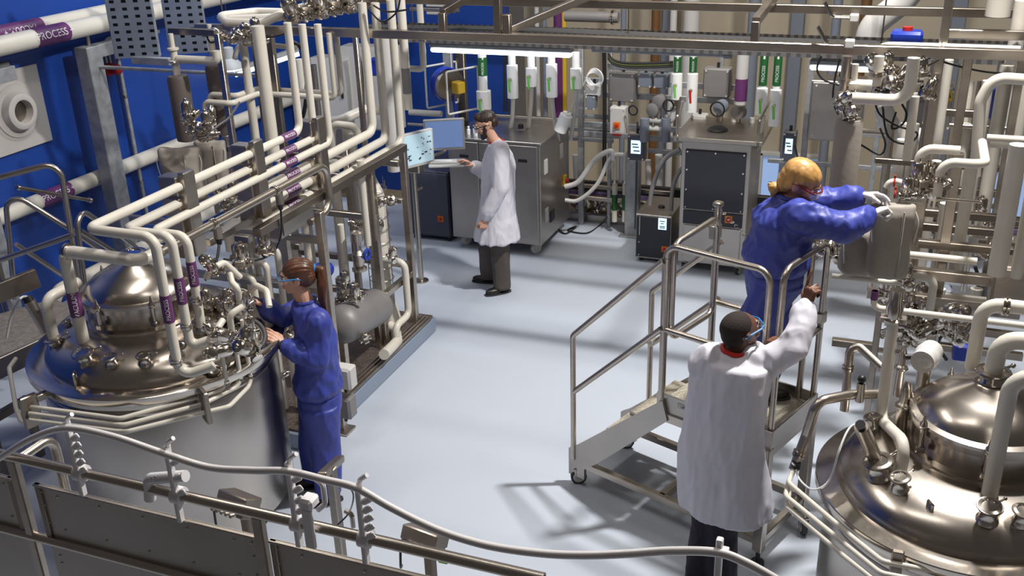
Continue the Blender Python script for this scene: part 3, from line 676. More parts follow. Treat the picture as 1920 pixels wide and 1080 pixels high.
def trousers(parent, pv, Fb, kL, kR, aL, aR, m, w=1., hem=.07, name='trousers', fa=.010, waist=.0):
    mb = MB(); up = Vector((0, 0, 1))
    loft(mb, [(pv+up*(.06+waist), .13*w, .11*w, Fb), (pv, .165*w, .135*w, Fb), (pv-up*.10, .165*w, .13*w, Fb)])
    for s, k, a in ((-1, kL, aL), (1, kR, aR)):
        h = pv+Fb@Vector((s*.08, 0, -.06)); e = a+up*hem; d = (k-h)
        loft(mb, [(h, .10*w, .12*w, Fb), (h.lerp(k, .5), .092*w, .11*w, Fb), (k, .082*w, .092*w, Fb), (k.lerp(e, .5), .078*w, .086*w, Fb), (e, .070*w, .08*w, Fb)])
    v, f = rem(mb, .009, 4, folds(fa, (8, 8, 2.6), .003)); return finish(name, v, f, m, parent)
trousers(WL, pv, Fb, kL, kR, aL, aR, BLUEC, 1.02)
shoe(aL, Fb@Vector((-.1, 1, 0)), WL); shoe(aR, Fb@Vector((.1, 1, 0)), WL)
# ---- bearded man in a white coat at the keyboard tray
P = at(925, 545, Z=0); jp, vd = jp_(P); Fb = frame((-.93, -.30, 0)); Fh = frame((-.90, -.38, -.42)); hc = jp(912, 234); nb = jp(931, 268); ch = jp(935, 310); pv = jp(932, 405)
shL, shR = jp(938, 284, -.17), jp(930, 280, .17); elL, wrL = jp(938, 352, -.22), jp(909, 410, -.20); elR, wrR = jp(912, 325, .20), jp(888, 311, .16)
kL, kR = jp(938, 470, -.05), jp(915, 465, .09); aL, aR = at(942, 549, Z=0), at(918, 530, Z=0)
body = MB(); core(body, pv, ch, nb, hc, Fb); headskin(body, hc, Fh, 1.04); legs(body, pv, Fb, kL, kR, aL, aR)
chain(body, [shL, elL, wrL], [.05, .04, .027]); chain(body, [shR, elR, wrR], [.05, .04, .027])
hand(body, wrL, jp(905, 436, -.21)-wrL, (-.6, .5, 0), (-.8, -.3, 0), (1.0, 1.1, 1.15, 1.2), 1.0, (.2, .7)); hand(body, wrR, jp(868, 296, .12)-wrR, (0, 0, -1), (-.3, -.9, 0), (.45, .4, .4, .5), 1.0, (.4, .3))
v, f = rem(body, .0045, 2); ML = finish('person', v, f, SKINP, origin=P); tag(ML, 'bearded person in a long white coat working at the monitors', 'person')
eyes(hc, Fh, 1.04, ML); glasses(hc, Fh, ML, BLACK, 1.04)
g = lambda *o: hc+Fh@(Vector(o)*1.04)
hair = MB(); hair.ell(g(0, -.022, .055), (.079, .093, .072), Fh, 24, 16); hair.ell(g(0, .035, .095), (.055, .05, .035), Fh); hair.ell(g(0, -.060, .01), (.068, .055, .065), Fh)
v, f = rem(hair, .006, 2, lambda v: .004*nz(v, (45, 45, 45))); finish('hair', v, f, HAIRD, ML)
brd = MB(); brd.ell(g(0, .045, -.072), (.050, .050, .038), Fh); brd.ell(g(0, .074, -.088), (.03, .028, .026), Fh)
for s in (-1, 1): cap(brd, g(s*.066, .018, .0), g(s*.050, .045, -.062), .012, .020)
v, f = rem(brd, .005, 2, lambda v: .002*nz(v, (90, 90, 90))); finish('beard', v, f, HAIRD, ML)
def coat(parent, secs, arms, m=COAT, fa=.013, name='white_coat', ff=(9, 9, 1.8)):
    mb = MB(); loft(mb, secs, 36, 2.2)
    for pts, rs in arms: chain(mb, pts, rs, 18)
    v, f = rem(mb, .010, 4, folds(fa, ff, .0045, (24, 18, 8))); return finish(name, v, f, m, parent)
up = Vector((0, 0, 1)); hm = jp(932, 445)
secs = [(hm, .235, .215, Fb), (hm.lerp(pv, .6), .215, .19, Fb), (pv+up*.03, .20, .165, Fb), (pv.lerp(ch, .5), .185, .15, Fb), (ch, .19, .145, Fb), (ch+up*.10, .18, .12, Fb), (nb-up*.04, .11, .085, Fb), (nb, .066, .068, Fb)]
CT = coat(ML, secs, [([ch.lerp(shL, .7)+up*.05, shL, elL, elL.lerp(wrL, .8), wrL.lerp(elL, .08)], [.085, .078, .068, .058, .045]), ([ch.lerp(shR, .7)+up*.05, shR, elR, elR.lerp(wrR, .8), wrR.lerp(elR, .08)], [.085, .076, .064, .055, .042])])
MB().torus(nb+up*.012, (0, 0, 1), .066, .013).build('red_collar', RED, CT)
trousers(ML, pv, Fb, kL, kR, aL, aR, TROUS, .96, .06)
shoe(aL, (-.75, -.75, 0), ML, .29); shoe(aR, (-1, -.1, 0), ML, .29)
ms_ = thing('computer_mouse', tp, 'small dark mouse under the hand of the bearded man', 'mouse'); q = jp(872, 301, .12); q.z = tp.z+.02; ms_.location = q; ORG[ms_.name] = q.copy()
k = MB().ell(q, (.05, .03, .017), Mt); k.build('shell', GREYBOX, ms_); MB().box(q+Mt@Vector((-.03, 0, .014)), (.012, .005, .01), Mt).build('wheel', BLACK, ms_)
# ---- woman in blue on the platform, reaching right
F0 = pl(.98, .33, DZ); jp, vd = jp_(F0)
fb = Vector((.90, .42, 0)); Fb = frame(fb); hc = jp(1501, 343, -.02); Fh = frame((.72, -.10, -.44)); nb = jp(1480, 372); ch = jp(1468, 420); pv = jp(1452, 505)
shR, shL = jp(1500, 405, -.17), jp(1500, 372, .16); elR, wrR = jp(1582, 428, -.16), jp(1634, 402, -.04); elL, wrL = jp(1555, 378, .18), jp(1615, 366, .16)
aR, aL = pl(.90, .20, DZ), pl(1.08, .40, DZ); kR, kL = pv.lerp(aR, .5)+fb*.02, pv.lerp(aL, .5)+fb*.03
body = MB(); core(body, pv, ch, nb, hc, Fb, 1.02); headskin(body, hc, Fh, 1.06); legs(body, pv, Fb, kL, kR, aL, aR)
chain(body, [shL, elL, wrL], [.048, .036, .025]); chain(body, [shR, elR, wrR], [.048, .036, .025])
hR, hL = (jp(1672, 385, .02)-wrR), (jp(1668, 361, .14)-wrL)
A1 = (wrR, hR, (.3, -.2, -1), (.2, .9, .3), (.9, .95, 1.05, 1.1), .95, (.15, .8)); A2 = (wrL, hL, (.2, -.3, -1), (0, -1, .2), (.35, .45, .6, .7), .95, (.15, .5))
hand(body, *A1); hand(body, *A2)
v, f = rem(body, .0045, 2); WR = finish('person', v, f, SKINR, origin=F0); tag(WR, 'ginger-blond person in blue coveralls and white gloves standing on the rolling platform', 'person')
eyes(hc, Fh, 1.06, WR); glasses(hc, Fh, WR, mat('dark_red_frame', (.14, .012, .012), .3), 1.06)
for A_, el, w_ in ((A1, elR, wrR), (A2, elL, wrL)):
    gl = MB(); hand(gl, *A_, inf=.0022); chain(gl, [w_.lerp(el, .35), w_.lerp(el, .15), w_], [.036, .032, .028]); v, f = rem(gl, .004, 2); finish('glove', v, f, GLOVE, WR)
g = lambda *o: hc+Fh@Vector(o)
hair = MB(); hair.ell(g(0, -.018, .045), (.090, .110, .088), Fh, 24, 16); hair.ell(g(0, -.055, .01), (.078, .072, .080), Fh); hair.ell(g(0, -.06, -.03), (.075, .06, .07), Fh)
for s in (-1, 1): cap(hair, g(s*.066, .012, .045), g(s*.060, -.045, -.03), .024, .026)
v, f = rem(hair, .006, 3, lambda v: .0018*nz(v, (70, 70, 25))); finish('hair', v, f, HAIRG, WR)
tail = MB(); q = jp(1464, 350); chain(tail, [g(0, -.10, -.03), q, jp(1452, 352, -.02), jp(1447, 368, -.02)], [.024, .030, .034, .008]); v, f = rem(tail, .006, 2, lambda v: .004*nz(v, (80, 80, 20))); finish('ponytail', v, f, HAIRG, WR)
MB().torus(q, (q-g(0, -.10, -.03)).normalized(), .030, .007).build('hair_tie', NAVY, WR)
Fc = frame((.80, .35, -.45), (.45, .2, 1)); top = MB()
loft(top, [(pv+up*.015, .185, .15, Fb), (pv+up*.06, .21, .17, Fb), (pv+up*.12, .20, .165, Fb), (pv.lerp(ch, .65), .195, .15, Fb), (ch+up*.03, .205, .16, Fb), (ch.lerp(nb, .6), .18, .13, Fb), (nb-up*.03, .12, .09, Fb), (nb+up*.01, .066, .07, Fb)])
chain(top, [ch.lerp(shL, .6), shL, elL, elL.lerp(wrL, .7), wrL.lerp(elL, .25)], [.09, .082, .070, .062, .055]); chain(top, [ch.lerp(shR, .6), shR, elR, elR.lerp(wrR, .6), wrR.lerp(elR, .22)], [.095, .086, .074, .066, .056])
v, f = rem(top, .009, 4, folds(.013, (9, 9, 7), .006)); J = finish('coverall_jacket', v, f, BLUEC, WR)
MB().torus(nb+up*.012, (nb-ch).normalized(), .068, .014).build('collar', BLUEC, J)
trousers(WR, pv, Fb, kL, kR, aL, aR, BLUEC, 1.10); shoe(aR, (.8, -.4, 0), WR); shoe(aL, (.9, .3, 0), WR)
# ---- man in a white coat pointing up at her work, back to the camera
P = at(1388, 583, Z=1.83); P.z = 0; jp, vd = jp_(P); fb = Vector((.35, .93, 0)).normalized(); Fb = frame(fb); Fh = frame((.66, .72, .18))
hc = jp(1388, 622, .02); nb = jp(1378, 660, .0); ch = jp(1368, 715, .0); pv = jp(1352, 845, .02)
shL, shR = jp(1322, 684, .02), jp(1428, 686, .02); elR = jp(1486, 655, .0); wrR = jp(1512, 574, .14); elL = jp(1345, 720, .30); wrL = jp(1436, 656, .33)
aL, aR = P+Fb@Vector((-.15, .0, 0)), P+Fb@Vector((.10, -.04, 0)); aL = jp(1308, 1120, .06); aL.z = 0; aR = jp(1350, 1150, -.02); aR.z = 0
kL, kR = pv.lerp(aL, .5), pv.lerp(aR, .5)
body = MB(); core(body, pv, ch, nb, hc, Fb); headskin(body, hc, Fh, 1.02); legs(body, pv, Fb, kL, kR, aL, aR)
chain(body, [shL, elL, wrL], [.05, .04, .027]); chain(body, [shR, elR, wrR], [.05, .04, .027])
hand(body, wrR, jp(1524, 530, .16)-wrR, (.5, .6, .3), (-.7, .6, 0), (.08, 1.1, 1.25, 1.3), 1.0, (.6, .3)); hand(body, wrL, jp(1449, 632, .30)-wrL, (.8, -.5, 0), (.2, -.2, .9), (.95, .95, 1., 1.), 1.0, (.3, .5))
v, f = rem(body, .0042, 2); MR = finish('person', v, f, SKIND, origin=P); tag(MR, 'person in a white coat seen from behind, pointing up beside the rolling platform', 'person')
eyes(hc, Fh, 1.02, MR); glasses(hc, Fh, MR, BLUEG, 1.02)
g = lambda *o: hc+Fh@(Vector(o)*1.02)
hair = MB(); hair.ell(g(0, -.018, .036), (.0755, .092, .079), Fh, 28, 18); hair.ell(g(0, -.045, .0), (.068, .060, .062), Fh); v, f = rem(hair, .006, 3); finish('hair', v, f, HAIRK, MR)
hm = jp(1360, 944, .03)
secs = [(hm, .255, .21, Fb), (hm.lerp(pv, .5), .245, .195, Fb), (pv, .225, .17, Fb), (pv.lerp(ch, .5), .205, .15, Fb), (ch, .205, .145, Fb), (ch+up*.12, .20, .12, Fb), (nb-up*.035, .12, .085, Fb), (nb+up*.005, .066, .066, Fb)]
CT = coat(MR, secs, [([ch.lerp(shL, .7)+up*.06, shL, elL, elL.lerp(wrL, .8), wrL.lerp(elL, .10)], [.085, .078, .066, .056, .044]), ([ch.lerp(shR, .7)+up*.06, shR, elR, elR.lerp(wrR, .8), wrR.lerp(elR, .06)], [.088, .082, .068, .058, .045])], fa=.012)
MB().torus(nb+up*.014, (nb-ch).normalized(), .064, .013).build('red_collar', RED, CT)
trousers(MR, pv, Fb, kL, kR, aL, aR, DTROUS, 1.0, .06); shoe(aR, fb, MR, .29); shoe(aL, fb+Vector((-.2, 0, 0)), MR, .29)
MB().lathe([(.036, -.014), (.038, 0), (.036, .014)], wrR.lerp(elR, .18), (elR-wrR).normalized(), 14).build('wristwatch', BLACK, MR)
# ------------------------------------------------------------------ perforated plate material (round holes by a repeating grid)
def perf_mat(name, col, sx, sz, hole=.22, ax=(0, 2)):
    m = mat(name, col, .45, .7, noise_=.1, nscale=6); nt = m.node_tree; b = nt.nodes['Principled BSDF']
    src = b.inputs['Base Color'].links[0].from_socket; tc = nt.nodes.new('ShaderNodeTexCoord'); sp = nt.nodes.new('ShaderNodeSeparateXYZ'); nt.links.new(tc.outputs['Object'], sp.inputs[0])
    outs = []
    for a, s in zip(ax, (sx, sz)):
        k = nt.nodes.new('ShaderNodeMath'); k.operation = 'MULTIPLY'; k.inputs[1].default_value = s; nt.links.new(sp.outputs[a], k.inputs[0])
        f = nt.nodes.new('ShaderNodeMath'); f.operation = 'FRACT'; nt.links.new(k.outputs[0], f.inputs[0])
        d = nt.nodes.new('ShaderNodeMath'); d.operation = 'SUBTRACT'; d.inputs[1].default_value = .5; nt.links.new(f.outputs[0], d.inputs[0])
        e = nt.nodes.new('ShaderNodeMath'); e.operation = 'ABSOLUTE'; nt.links.new(d.outputs[0], e.inputs[0]); l = nt.nodes.new('ShaderNodeMath'); l.operation = 'LESS_THAN'; l.inputs[1].default_value = hole; nt.links.new(e.outputs[0], l.inputs[0]); outs.append(l)
    g = nt.nodes.new('ShaderNodeMath'); g.operation = 'MULTIPLY'; nt.links.new(outs[0].outputs[0], g.inputs[0]); nt.links.new(outs[1].outputs[0], g.inputs[1])
    mx = nt.nodes.new('ShaderNodeMix'); mx.data_type = 'RGBA'; nt.links.new(g.outputs[0], mx.inputs[0]); nt.links.new(src, mx.inputs[6]); mx.inputs[7].default_value = (.01, .012, .02, 1)
    nt.links.new(mx.outputs[2], b.inputs['Base Color']); return m
PERF1 = perf_mat('perforated_tray', (.30, .35, .46), 22, 16, .2, (1, 2)); PERF2 = perf_mat('slotted_tray', (.16, .145, .135), 17, 1000, .28, (0, 2))
# ------------------------------------------------------------------ left wall
def ypipe(label, x, y, X, y2, r, m=WHITE, **k):
    p = at(x, y, X=X); return pipe(label, [p, Vector((p.x, y2, p.z))], r, m, **k)
p0 = at(92, 66, X=-7.24); q0 = at(62, 74, X=-7.24); q1 = at(121, 60, X=-7.24)
L0, L1 = 5.2, 11.9; tt = lambda y: (y-L0)/(L1-L0)
a, b = at(-60, 110, X=-7.24), None; z_ = p0.z
pipe('long white pipe high on the blue wall, front of a pair, with PROCESS band', [Vector((-7.24, L0, z_)), Vector((-7.24, L1, z_))], .085, bands=[(0, tt(q0.y), tt(q1.y), PURPLE, 'PROCESS +')])
pipe('white pipe high on the blue wall, the rear of the upper pair', [Vector((-7.40, L0, z_+.07)), Vector((-7.40, L1, z_+.07))], .07, bands=[(0, tt(q0.y-.30), tt(q1.y-.12), PURPLE, 'VACUUM +', True)])
p0 = at(60, 383, X=-7.42); q0 = at(72, 375, X=-7.42); q1 = at(128, 352, X=-7.42)
pipe('long white pipe halfway up the blue wall, behind the galvanised column', [Vector((-7.42, L0, p0.z)), Vector((-7.42, L1, p0.z))], .075, bands=[(0, tt(q0.y), tt(q1.y), PURPLE, 'PROCESS +')])
p0 = at(185, 505, X=-7.1); q0 = at(197, 502, X=-7.1)
pipe('low white pipe behind the left vessel with orange stickers', route(Vector((-7.1, 9.5, p0.z)), ('y', 95, 548), ('z', -.6)), .06, bands=[(0, .50, .53, YELLOW), (0, .44, .47, YELLOW)])
ctop, = [at(150, 86, X=-7.32)]
col_ = thing('wall_column', (-7.32, ctop.y, 0), 'galvanised column standing against the blue wall', 'column')
MB().box((-7.235, ctop.y, ctop.z/2), (.16, .19, ctop.z), bev=.008).build('shaft', GALV, col_)
MB().beam((-7.235, ctop.y, ctop.z-.06), (-7.235, ctop.y+.62, ctop.z-.06), .12, .12).build('arm', GALV, col_)
for d in (.05, .42): MB().cyl((-7.26, ctop.y+d, ctop.z-.02), (-7.26, ctop.y+d, z_-.05), .02).build('hanger_rod', STEEL, col_)
c2 = dup(col_, (-7.32, ctop.y-1.55, 0), label='galvanised column at the left picture edge by the blue wall')
MB_ = at(28, 207, X=-7.5)
pt = thing('wall_port', (-7.48, MB_.y, MB_.z-.35), 'square pale wall plate with a round ducted opening', 'vent')
MB().box((-7.485, MB_.y-.02, MB_.z), (.03, .70, .72), bev=.004).build('plate', mat('port_plate', (.46, .43, .41), .5), pt)
MB().lathe([(.27, 0), (.27, .012), (.24, .02), (.235, .03), (.18, .032), (.16, .10), (.125, .115), (.105, .11), (.10, .02), (.02, .012)], (-7.48, MB_.y-.02, MB_.z), (1, 0, 0), 48).build('flanged_ring', MATS['port_plate'], pt)
MB().lathe([(.1, 0), (.1, .006)], (-7.455, MB_.y-.02, MB_.z), (1, 0, 0), 32).build('opening', DSTEEL, pt)
def conduit(label, pts, r=.018, m=GALV, **k): return pipe(label, pts, r, m, bend=k.pop('bend', .10), name='conduit', cat='conduit', **k)
s = at(275, 400, X=-7.44); conduit('galvanised conduit running down the blue wall beside the column', route(s, ('z', 232, 78), ('y', 300, 68)), .022, collars=[(0, .2), (0, .7)])
s = at(207, 118, X=-7.42); conduit('thin conduit looping over the red wall fitting', route(s, ('z', 203, 78), ('y', 262, 68)), .014)
s = at(200, 118, X=-7.42); conduit('outer thin conduit looping over the red wall fitting', route(s, ('z', 196, 74), ('y', 262, 62)), .014)
s = at(168, 141, X=-7.30); conduit('grey conduit bending out from the column and running right', route(s, ('z', 168, 124), ('x', 500, 140)), .018)
rf = thing('red_wall_sounder', at(208, 138, X=-7.42), 'small red fitting on the blue wall under two conduits', 'alarm'); q = at(208, 130, X=-7.42)
MB().cyl(q, q+Vector((.10, 0, 0)), .05).build('sounder_body', RED, rf); MB().ell(q+Vector((.10, 0, 0)), (.03, .045, .045)).build('dome_cap', RED, rf); MB().box(q-Vector((.02, 0, 0)), (.05, .12, .12), bev=.008).build('back_box', RED, rf)
k_ = thing('wall_switch_box', at(5, 128, X=-7.45), 'small grey box on the wall above the square port', 'box'); q = at(5, 128, X=-7.45); MB().box(q, (.06, .12, .10), bev=.006).build('housing', GREYBOX, k_); MB().box(q+Vector((.032, 0, 0)), (.01, .08, .05)).build('cover', RUBBER, k_)
# ladder-like perforated trays rising along the wall
for i, (x, y, Y, w, lb) in enumerate(((258, 108, 6.9, .36, 'perforated blue-grey cable riser nearer the left, above the wall'), (355, 100, 7.6, .34, 'perforated blue-grey cable riser behind the first one'))):
    q = at(x, y, Y=Y); t = thing('perforated_tray', q, lb, 'tray'); Mr = Matrix.Rotation(R(-35), 3, 'Z')
    MB().box(q+Vector((0, 0, .45)), (.015, w, .90), Matrix.Rotation(R(118), 3, 'Z')).build('web', PERF1, t)
    for e in (-1, 1): MB().box(q+Matrix.Rotation(R(118), 3, 'Z')@Vector((.03, e*w/2, 0))+Vector((0, 0, .45)), (.06, .012, .90), Matrix.Rotation(R(118), 3, 'Z')).build('side_flange', GALV, t)
s = at(250, 112, Y=6.9); MB_o = MB().beam(s, along(s, 'x', 320, 118), .06, .06).build('strut', GALV); tag(MB_o, 'grey strut under the perforated riser', 'strut')
# ------------------------------------------------------------------ guard rails and walkway behind the left vessel
def srail(label, pts, r=.021, bend=.09, **k): return pipe(label, pts, r, STEEL, bend=bend, name='guard_rail', cat='railing', n=14, **k)
RX = -5.75
def rl(*pp): return [at(x, y, Y=Y_) for x, y, Y_ in pp]
srail('tall bent guard rail at the left with a rounded top corner', rl((-40, 343, 5.05), (112, 303, 5.35), (152, 560, 5.35)), bend=.10)
srail('level mid rail crossing in front of the blue wall', rl((-40, 502, 5.05), (135, 441, 5.33)))
srail('inner sloping guard rail with a rounded top, left edge', rl((28, 560, 5.6), (8, 352, 5.6), (135, 432, 5.9), (260, 520, 6.6)), bend=.09)
srail('sloping guard rail behind the loop pipe, rounded top', rl((160, 548, 5.5), (140, 385, 5.5), (230, 445, 6.1), (300, 500, 6.6)), bend=.09)
srail('lower sloping rail across the blue wall', rl((30, 458, 5.65), (130, 525, 6.1)))
srail('second lower sloping rail above the vessel', rl((150, 432, 5.55), (235, 485, 6.1)))
q = rl((30, 351, 5.6), (172, 376, 6.3)); o = pipe('dark clamp bar linking two guard rails', q, .016, DSTEEL, name='clamp_bar', cat='bar', collars=[(0, .02), (0, .97)])
for i, x in enumerate((12, 22)):
    s = at(x, 600, Y=5.62); t_ = at(x-8 if i else x-10, 350, Y=5.62); o = MB().beam(s, Vector((s.x, s.y, t_.z)), .045, .045).build('rail_post', STEEL); tag(o, ('left' if i == 0 else 'right')+' of the twin steel posts at the left picture edge', 'post')
wk = thing('walkway', at(60, 600, Z=1.0), 'raised walkway plate behind the left vessel', 'walkway')
q = [at(-60, 605, Z=1.05), at(100, 560, Z=1.05), at(178, 590, Z=1.05), at(-60, 700, Z=1.05)]
MB().add([p for p in q]+[p-Vector((0, 0, .04)) for p in q], [(0, 1, 2, 3), (7, 6, 5, 4)]+[(i, 4+i, 4+(i+1) % 4, (i+1) % 4) for i in range(4)]).build('deck_plate', DECK, wk, smooth=False)
MB().beam(q[3]-Vector((0, 0, .06)), q[2]-Vector((0, 0, .06)), .03, .14).build('edge_beam', STEEL, wk); MB().beam(q[0]-Vector((0, 0, .06)), q[1]-Vector((0, 0, .06)), .03, .10).build('edge_beam', STEEL, wk)
for p in (q[1], q[2]): MB().beam((p.x-.1, p.y+.02, 0), (p.x-.1, p.y+.02, 1.0), .06).build('leg', STEEL, wk)
o = MB().beam(at(-30, 560, Y=5.2), at(70, 520, Y=5.6), .05, .16).build('kick_strip', DSTEEL); tag(o, 'brown kick strip at the walkway edge, left', 'strip')
o = MB().beam(at(-20, 790, Z=.5), at(52, 748, Z=.5), .05, .06).build('floor_rail', DSTEEL); tag(o, 'low steel bar behind the left vessel near the floor', 'bar')
MB().beam(at(-20, 790, Z=.5)-Vector((0, 0, .47)), at(-20, 790, Z=.5), .05).build('bar_leg', DSTEEL, o); MB().beam(at(50, 749, Z=.5)-Vector((0, 0, .47)), at(50, 749, Z=.5), .05).build('bar_leg', DSTEEL, o)
# ------------------------------------------------------------------ pipes of the left vessel and the bundle over the left skid
def band3(r, i, ya, yb): return None
def seg_t(pts, i, x0, y0, x1, y1):
    d = pts[i+1]-pts[i]; u = d.normalized(); return tuple((along(pts[i], u, x, y)-pts[i]).dot(u)/d.length for x, y in ((x0, y0), (x1, y1)))
def band(pts, i, x0, y0, x1, y1, m=PURPLE, s='PROCESS', f=False): return (i, *seg_t(pts, i, x0, y0, x1, y1), m, s, f)
A = route(at(337, 707, Z=1.42), ('z', 290, 445), ('x', 163, 430), ('y', 562, 245), ('z', 544, 42)); tipA = along(A[0], Vector((.75, .35, .25)).normalized(), 395, 670)
pipe('outermost of three nested white pipes dropping to the left vessel, purple band lowest', [tipA]+A, .027, bands=[band([tipA]+A, 1, 324, 602, 312, 552), band([tipA]+A, 3, 527, 262, 550, 250)], collars=[(1, .12)])
B_ = route(at(357, 650, Z=1.45), ('z', 315, 443), ('x', 232, 430), ('y', 588, 255), ('z', 573, 45)); tipB = along(B_[0], Vector((.75, .35, .25)).normalized(), 392, 635)
pipe('middle of three nested white pipes dropping to the left vessel', [tipB]+B_, .027, bands=[band([tipB]+B_, 1, 342, 568, 330, 520), band([tipB]+B_, 3, 530, 287, 550, 276)], collars=[(1, .2)])
C_ = route(at(378, 612, Z=1.5), ('z', 345, 443), ('x', 285, 432), ('y', 616, 262), ('z', 598, 45))
pipe('innermost of three nested white pipes dropping to the left vessel, purple band highest', C_, .026, bands=[band(C_, 0, 364, 535, 356, 490), band(C_, 2, 530, 310, 552, 299)], collars=[(0, .3)])
D_ = [at(157, 642, Z=1.40)]+route(at(157, 642, Z=1.40), ('z', 132, 468), ('x', 265, 480), ('y', 300, 465))[1:]
pipe('thick white pipe rising from the left vessel and turning right over its dome', D_, .036, bands=[band(D_, 0, 153, 590, 143, 545, PURPLE, 'VACUUM')], bend=.07, collars=[(1, .06)])
s = at(100, 632, Z=1.40); pipe('white pipe rising at the far left of the vessel lid and bending back', route(s, ('z', 92, 560), ('y', 150, 535)), .033, bend=.07)
zz = [(542, 329, 696, 240, 681, 5), (544, 359, 722, 257, 707, 5), (546, 386, 752, 268, 735, 0)]
names = ['fourth pipe of the bundle over the left skid, rising behind the woman', 'fifth pipe of the bundle over the left skid, below the fourth', 'lowest pipe of the bundle over the left skid']
for (x, y, ex, ey, tx, ty), lb in zip(zz, names):
    s = at(x, y, X=-3.93); s0 = along(s, 'y', x-55, y+30); e = [s0]+route(s, ('y', ex, ey), ('z', tx, ty))[1:]
    pipe(lb, e, .034, bend=.08, bands=[band(e, 0, x-10, y+6, x+14, y-7)])
s = at(480, 423, X=-3.93); pipe('white elbow pipe leaving the lowest bundle pipe to the left', [at(546, 386, X=-3.93)]+route(s, ('x', 425, 418), ('z', 432, 470)), .034, bend=.07)
# bracket plates that hold the bundle
for (x, y, lb) in ((347, 372, 'near clamp bracket of the pipe bundle, over the left vessel'), (477, 310, 'middle clamp bracket of the pipe bundle'), (594, 262, 'far clamp bracket of the pipe bundle')):
    q = at(x, y, X=-3.86); t = thing('pipe_bracket', (q.x, q.y, q.z-.30), lb, 'bracket')
    MB().box((q.x+.01, q.y+.03, q.z-.10), (.05, .10, .52), bev=.006).build('upright', STEEL, t)
    for k in range(4): MB().box((q.x-.07, q.y+.0, q.z+.08-.13*k), (.13, .10, .115), bev=.006).build('clamp_block', STEEL, t)
# stainless cable rail with the loop at its end
s = at(480, 377, X=-3.72); P1 = along(s, 'y', 300, 470); P2 = along(s, 'y', 580, 318)
lp = [P1, P2, P2+Vector((0, .20, -.0)), P2+Vector((0, .20, -.34)), P2+Vector((0, -.08, -.34))]
cr = pipe('stainless cable rail beside the pipe bundle, ending in a rounded loop', lp, .026, STEEL, bend=.12, name='cable_rail', cat='railing', n=16, collars=[(0, .3), (0, .72)])
for (x, y, L) in ((410, 425, .10), (526, 362, .10)):
    q = along(s, 'y', x, y); g_ = MB().cyl(q-Vector((0, 0, .02)), q-Vector((0, 0, L)), .026).build('cable_outlet', STEEL, cr); MB().cyl(q-Vector((0, 0, L)), q-Vector((0, 0, L+.04)), .024, .014).build('gland', BLACK, g_)
bm = MB().beam(at(385, 455, X=-3.98), along(at(385, 455, X=-3.98), 'y', 560, 362), .08, .05).build('support_beam', STEEL); tag(bm, 'flat steel beam under the pipe bundle beside the cable rail', 'beam')
def smooth_path(pts, n=8):
    pts = [Vector(p) for p in pts]; P_ = [pts[0]]+pts+[pts[-1]]; out = []
    for i in range(1, len(P_)-2):
        for k in range(n):
            t = k/n; a_, b_, c_, d_ = P_[i-1:i+3]
            out.append(.5*((2*b_)+(c_-a_)*t+(2*a_-5*b_+4*c_-d_)*t*t+(3*b_-a_-3*c_+d_)*t**3))
    return out+[pts[-1]]
def cable(label, pts, r=.006, m=BLACK, name='cable', cat='cable', parent=None):
    o = MB().sweep(smooth_path(pts), r, 8).build(name, m, parent)
    if parent is None: tag(o, label, cat)
    return o
q = along(s, 'y', 526, 362)-Vector((0, 0, .13)); cable('black cable drooping from the far outlet of the cable rail', [q, at(527, 440, X=-3.75), at(510, 475, X=-3.8), at(470, 490, X=-3.8), at(420, 486, X=-3.8)], .007)
q = along(s, 'y', 410, 425)-Vector((0, 0, .13)); cable('black cable drooping from the near outlet above the valve cluster', [q, at(408, 480, X=-3.7), at(400, 505, X=-3.7), at(385, 525, X=-3.75)], .009)
# ------------------------------------------------------------------ left process skid: base, frame, tall frame
sk = thing('process_skid', (-4.6, 6.1, 0), 'process skid frame of steel posts on a grated base, behind the woman at the vessel', 'frame')
MB().box((-4.67, 6.27, .07), (1.98, 2.12, .14), bev=.01).build('base', CURB, sk)
MB().box((-4.67, 6.27, .15), (1.94, 2.08, .02)).build('grating', GRATE, sk)
for k in range(4): MB().cyl((-3.75+k*.035-.03, 5.25, .17), (-3.75+k*.035-.03, 7.25, .17), .008, n=8).build('tray_rod', STEEL, sk)
PO = [(-3.78, 7.13), (-3.83, 6.66), (-3.62, 5.55), (-4.10, 5.80)]
for (x, y) in PO: MB().beam((x, y, .0 if y == 5.55 else .14), (x, y, 1.74), .055, .055, up=(1, 0, 0)).build('post', STEEL, sk)
MB().beam((-3.78, 5.05, 1.745), (-3.78, 7.16, 1.745), .06, .06).build('top_beam', DSTEEL, sk)
for (y, z) in ((5.8, 1.42), (5.8, 1.02), (6.66, 1.62), (6.66, 1.30), (7.1, 1.62), (7.1, .72), (6.66, .62)): MB().beam((-5.5, y, z), (-3.8, y, z), .05, .05).build('cross_beam', STEEL, sk)
for z in (.62, ): MB().beam((-3.80, 6.66, z), (-3.80, 7.13, z), .05).build('side_beam', STEEL, sk)
MB().box((-3.62, 5.55, .012), (.14, .14, .02), bev=.003).build('foot_plate', STEEL, sk)
for x in (-4.3, -4.9, -5.5): MB().beam((x, 7.1, .14), (x, 7.1, 1.74), .05).build('post', STEEL, sk)
t5, b5 = at(530, 58, Y=7.0), at(556, 480, Y=7.0)
MB().beam((b5.x, 7.0, .14), (b5.x, 7.0, t5.z), .07, .05).build('tall_post', DSTEEL, sk)
for (x, y, x2, y2, Y, w) in ((410, 62, 442, 300, 6.6, .06), (478, 60, 505, 300, 7.2, .05), (660, 64, 690, 330, 7.25, .05)):
    a_ = at(x2, y2, Y=Y); c_ = along(a_, 'z', x, y); MB().beam((a_.x, Y, .14), c_, w*.8).build('tall_post', STEEL, sk)
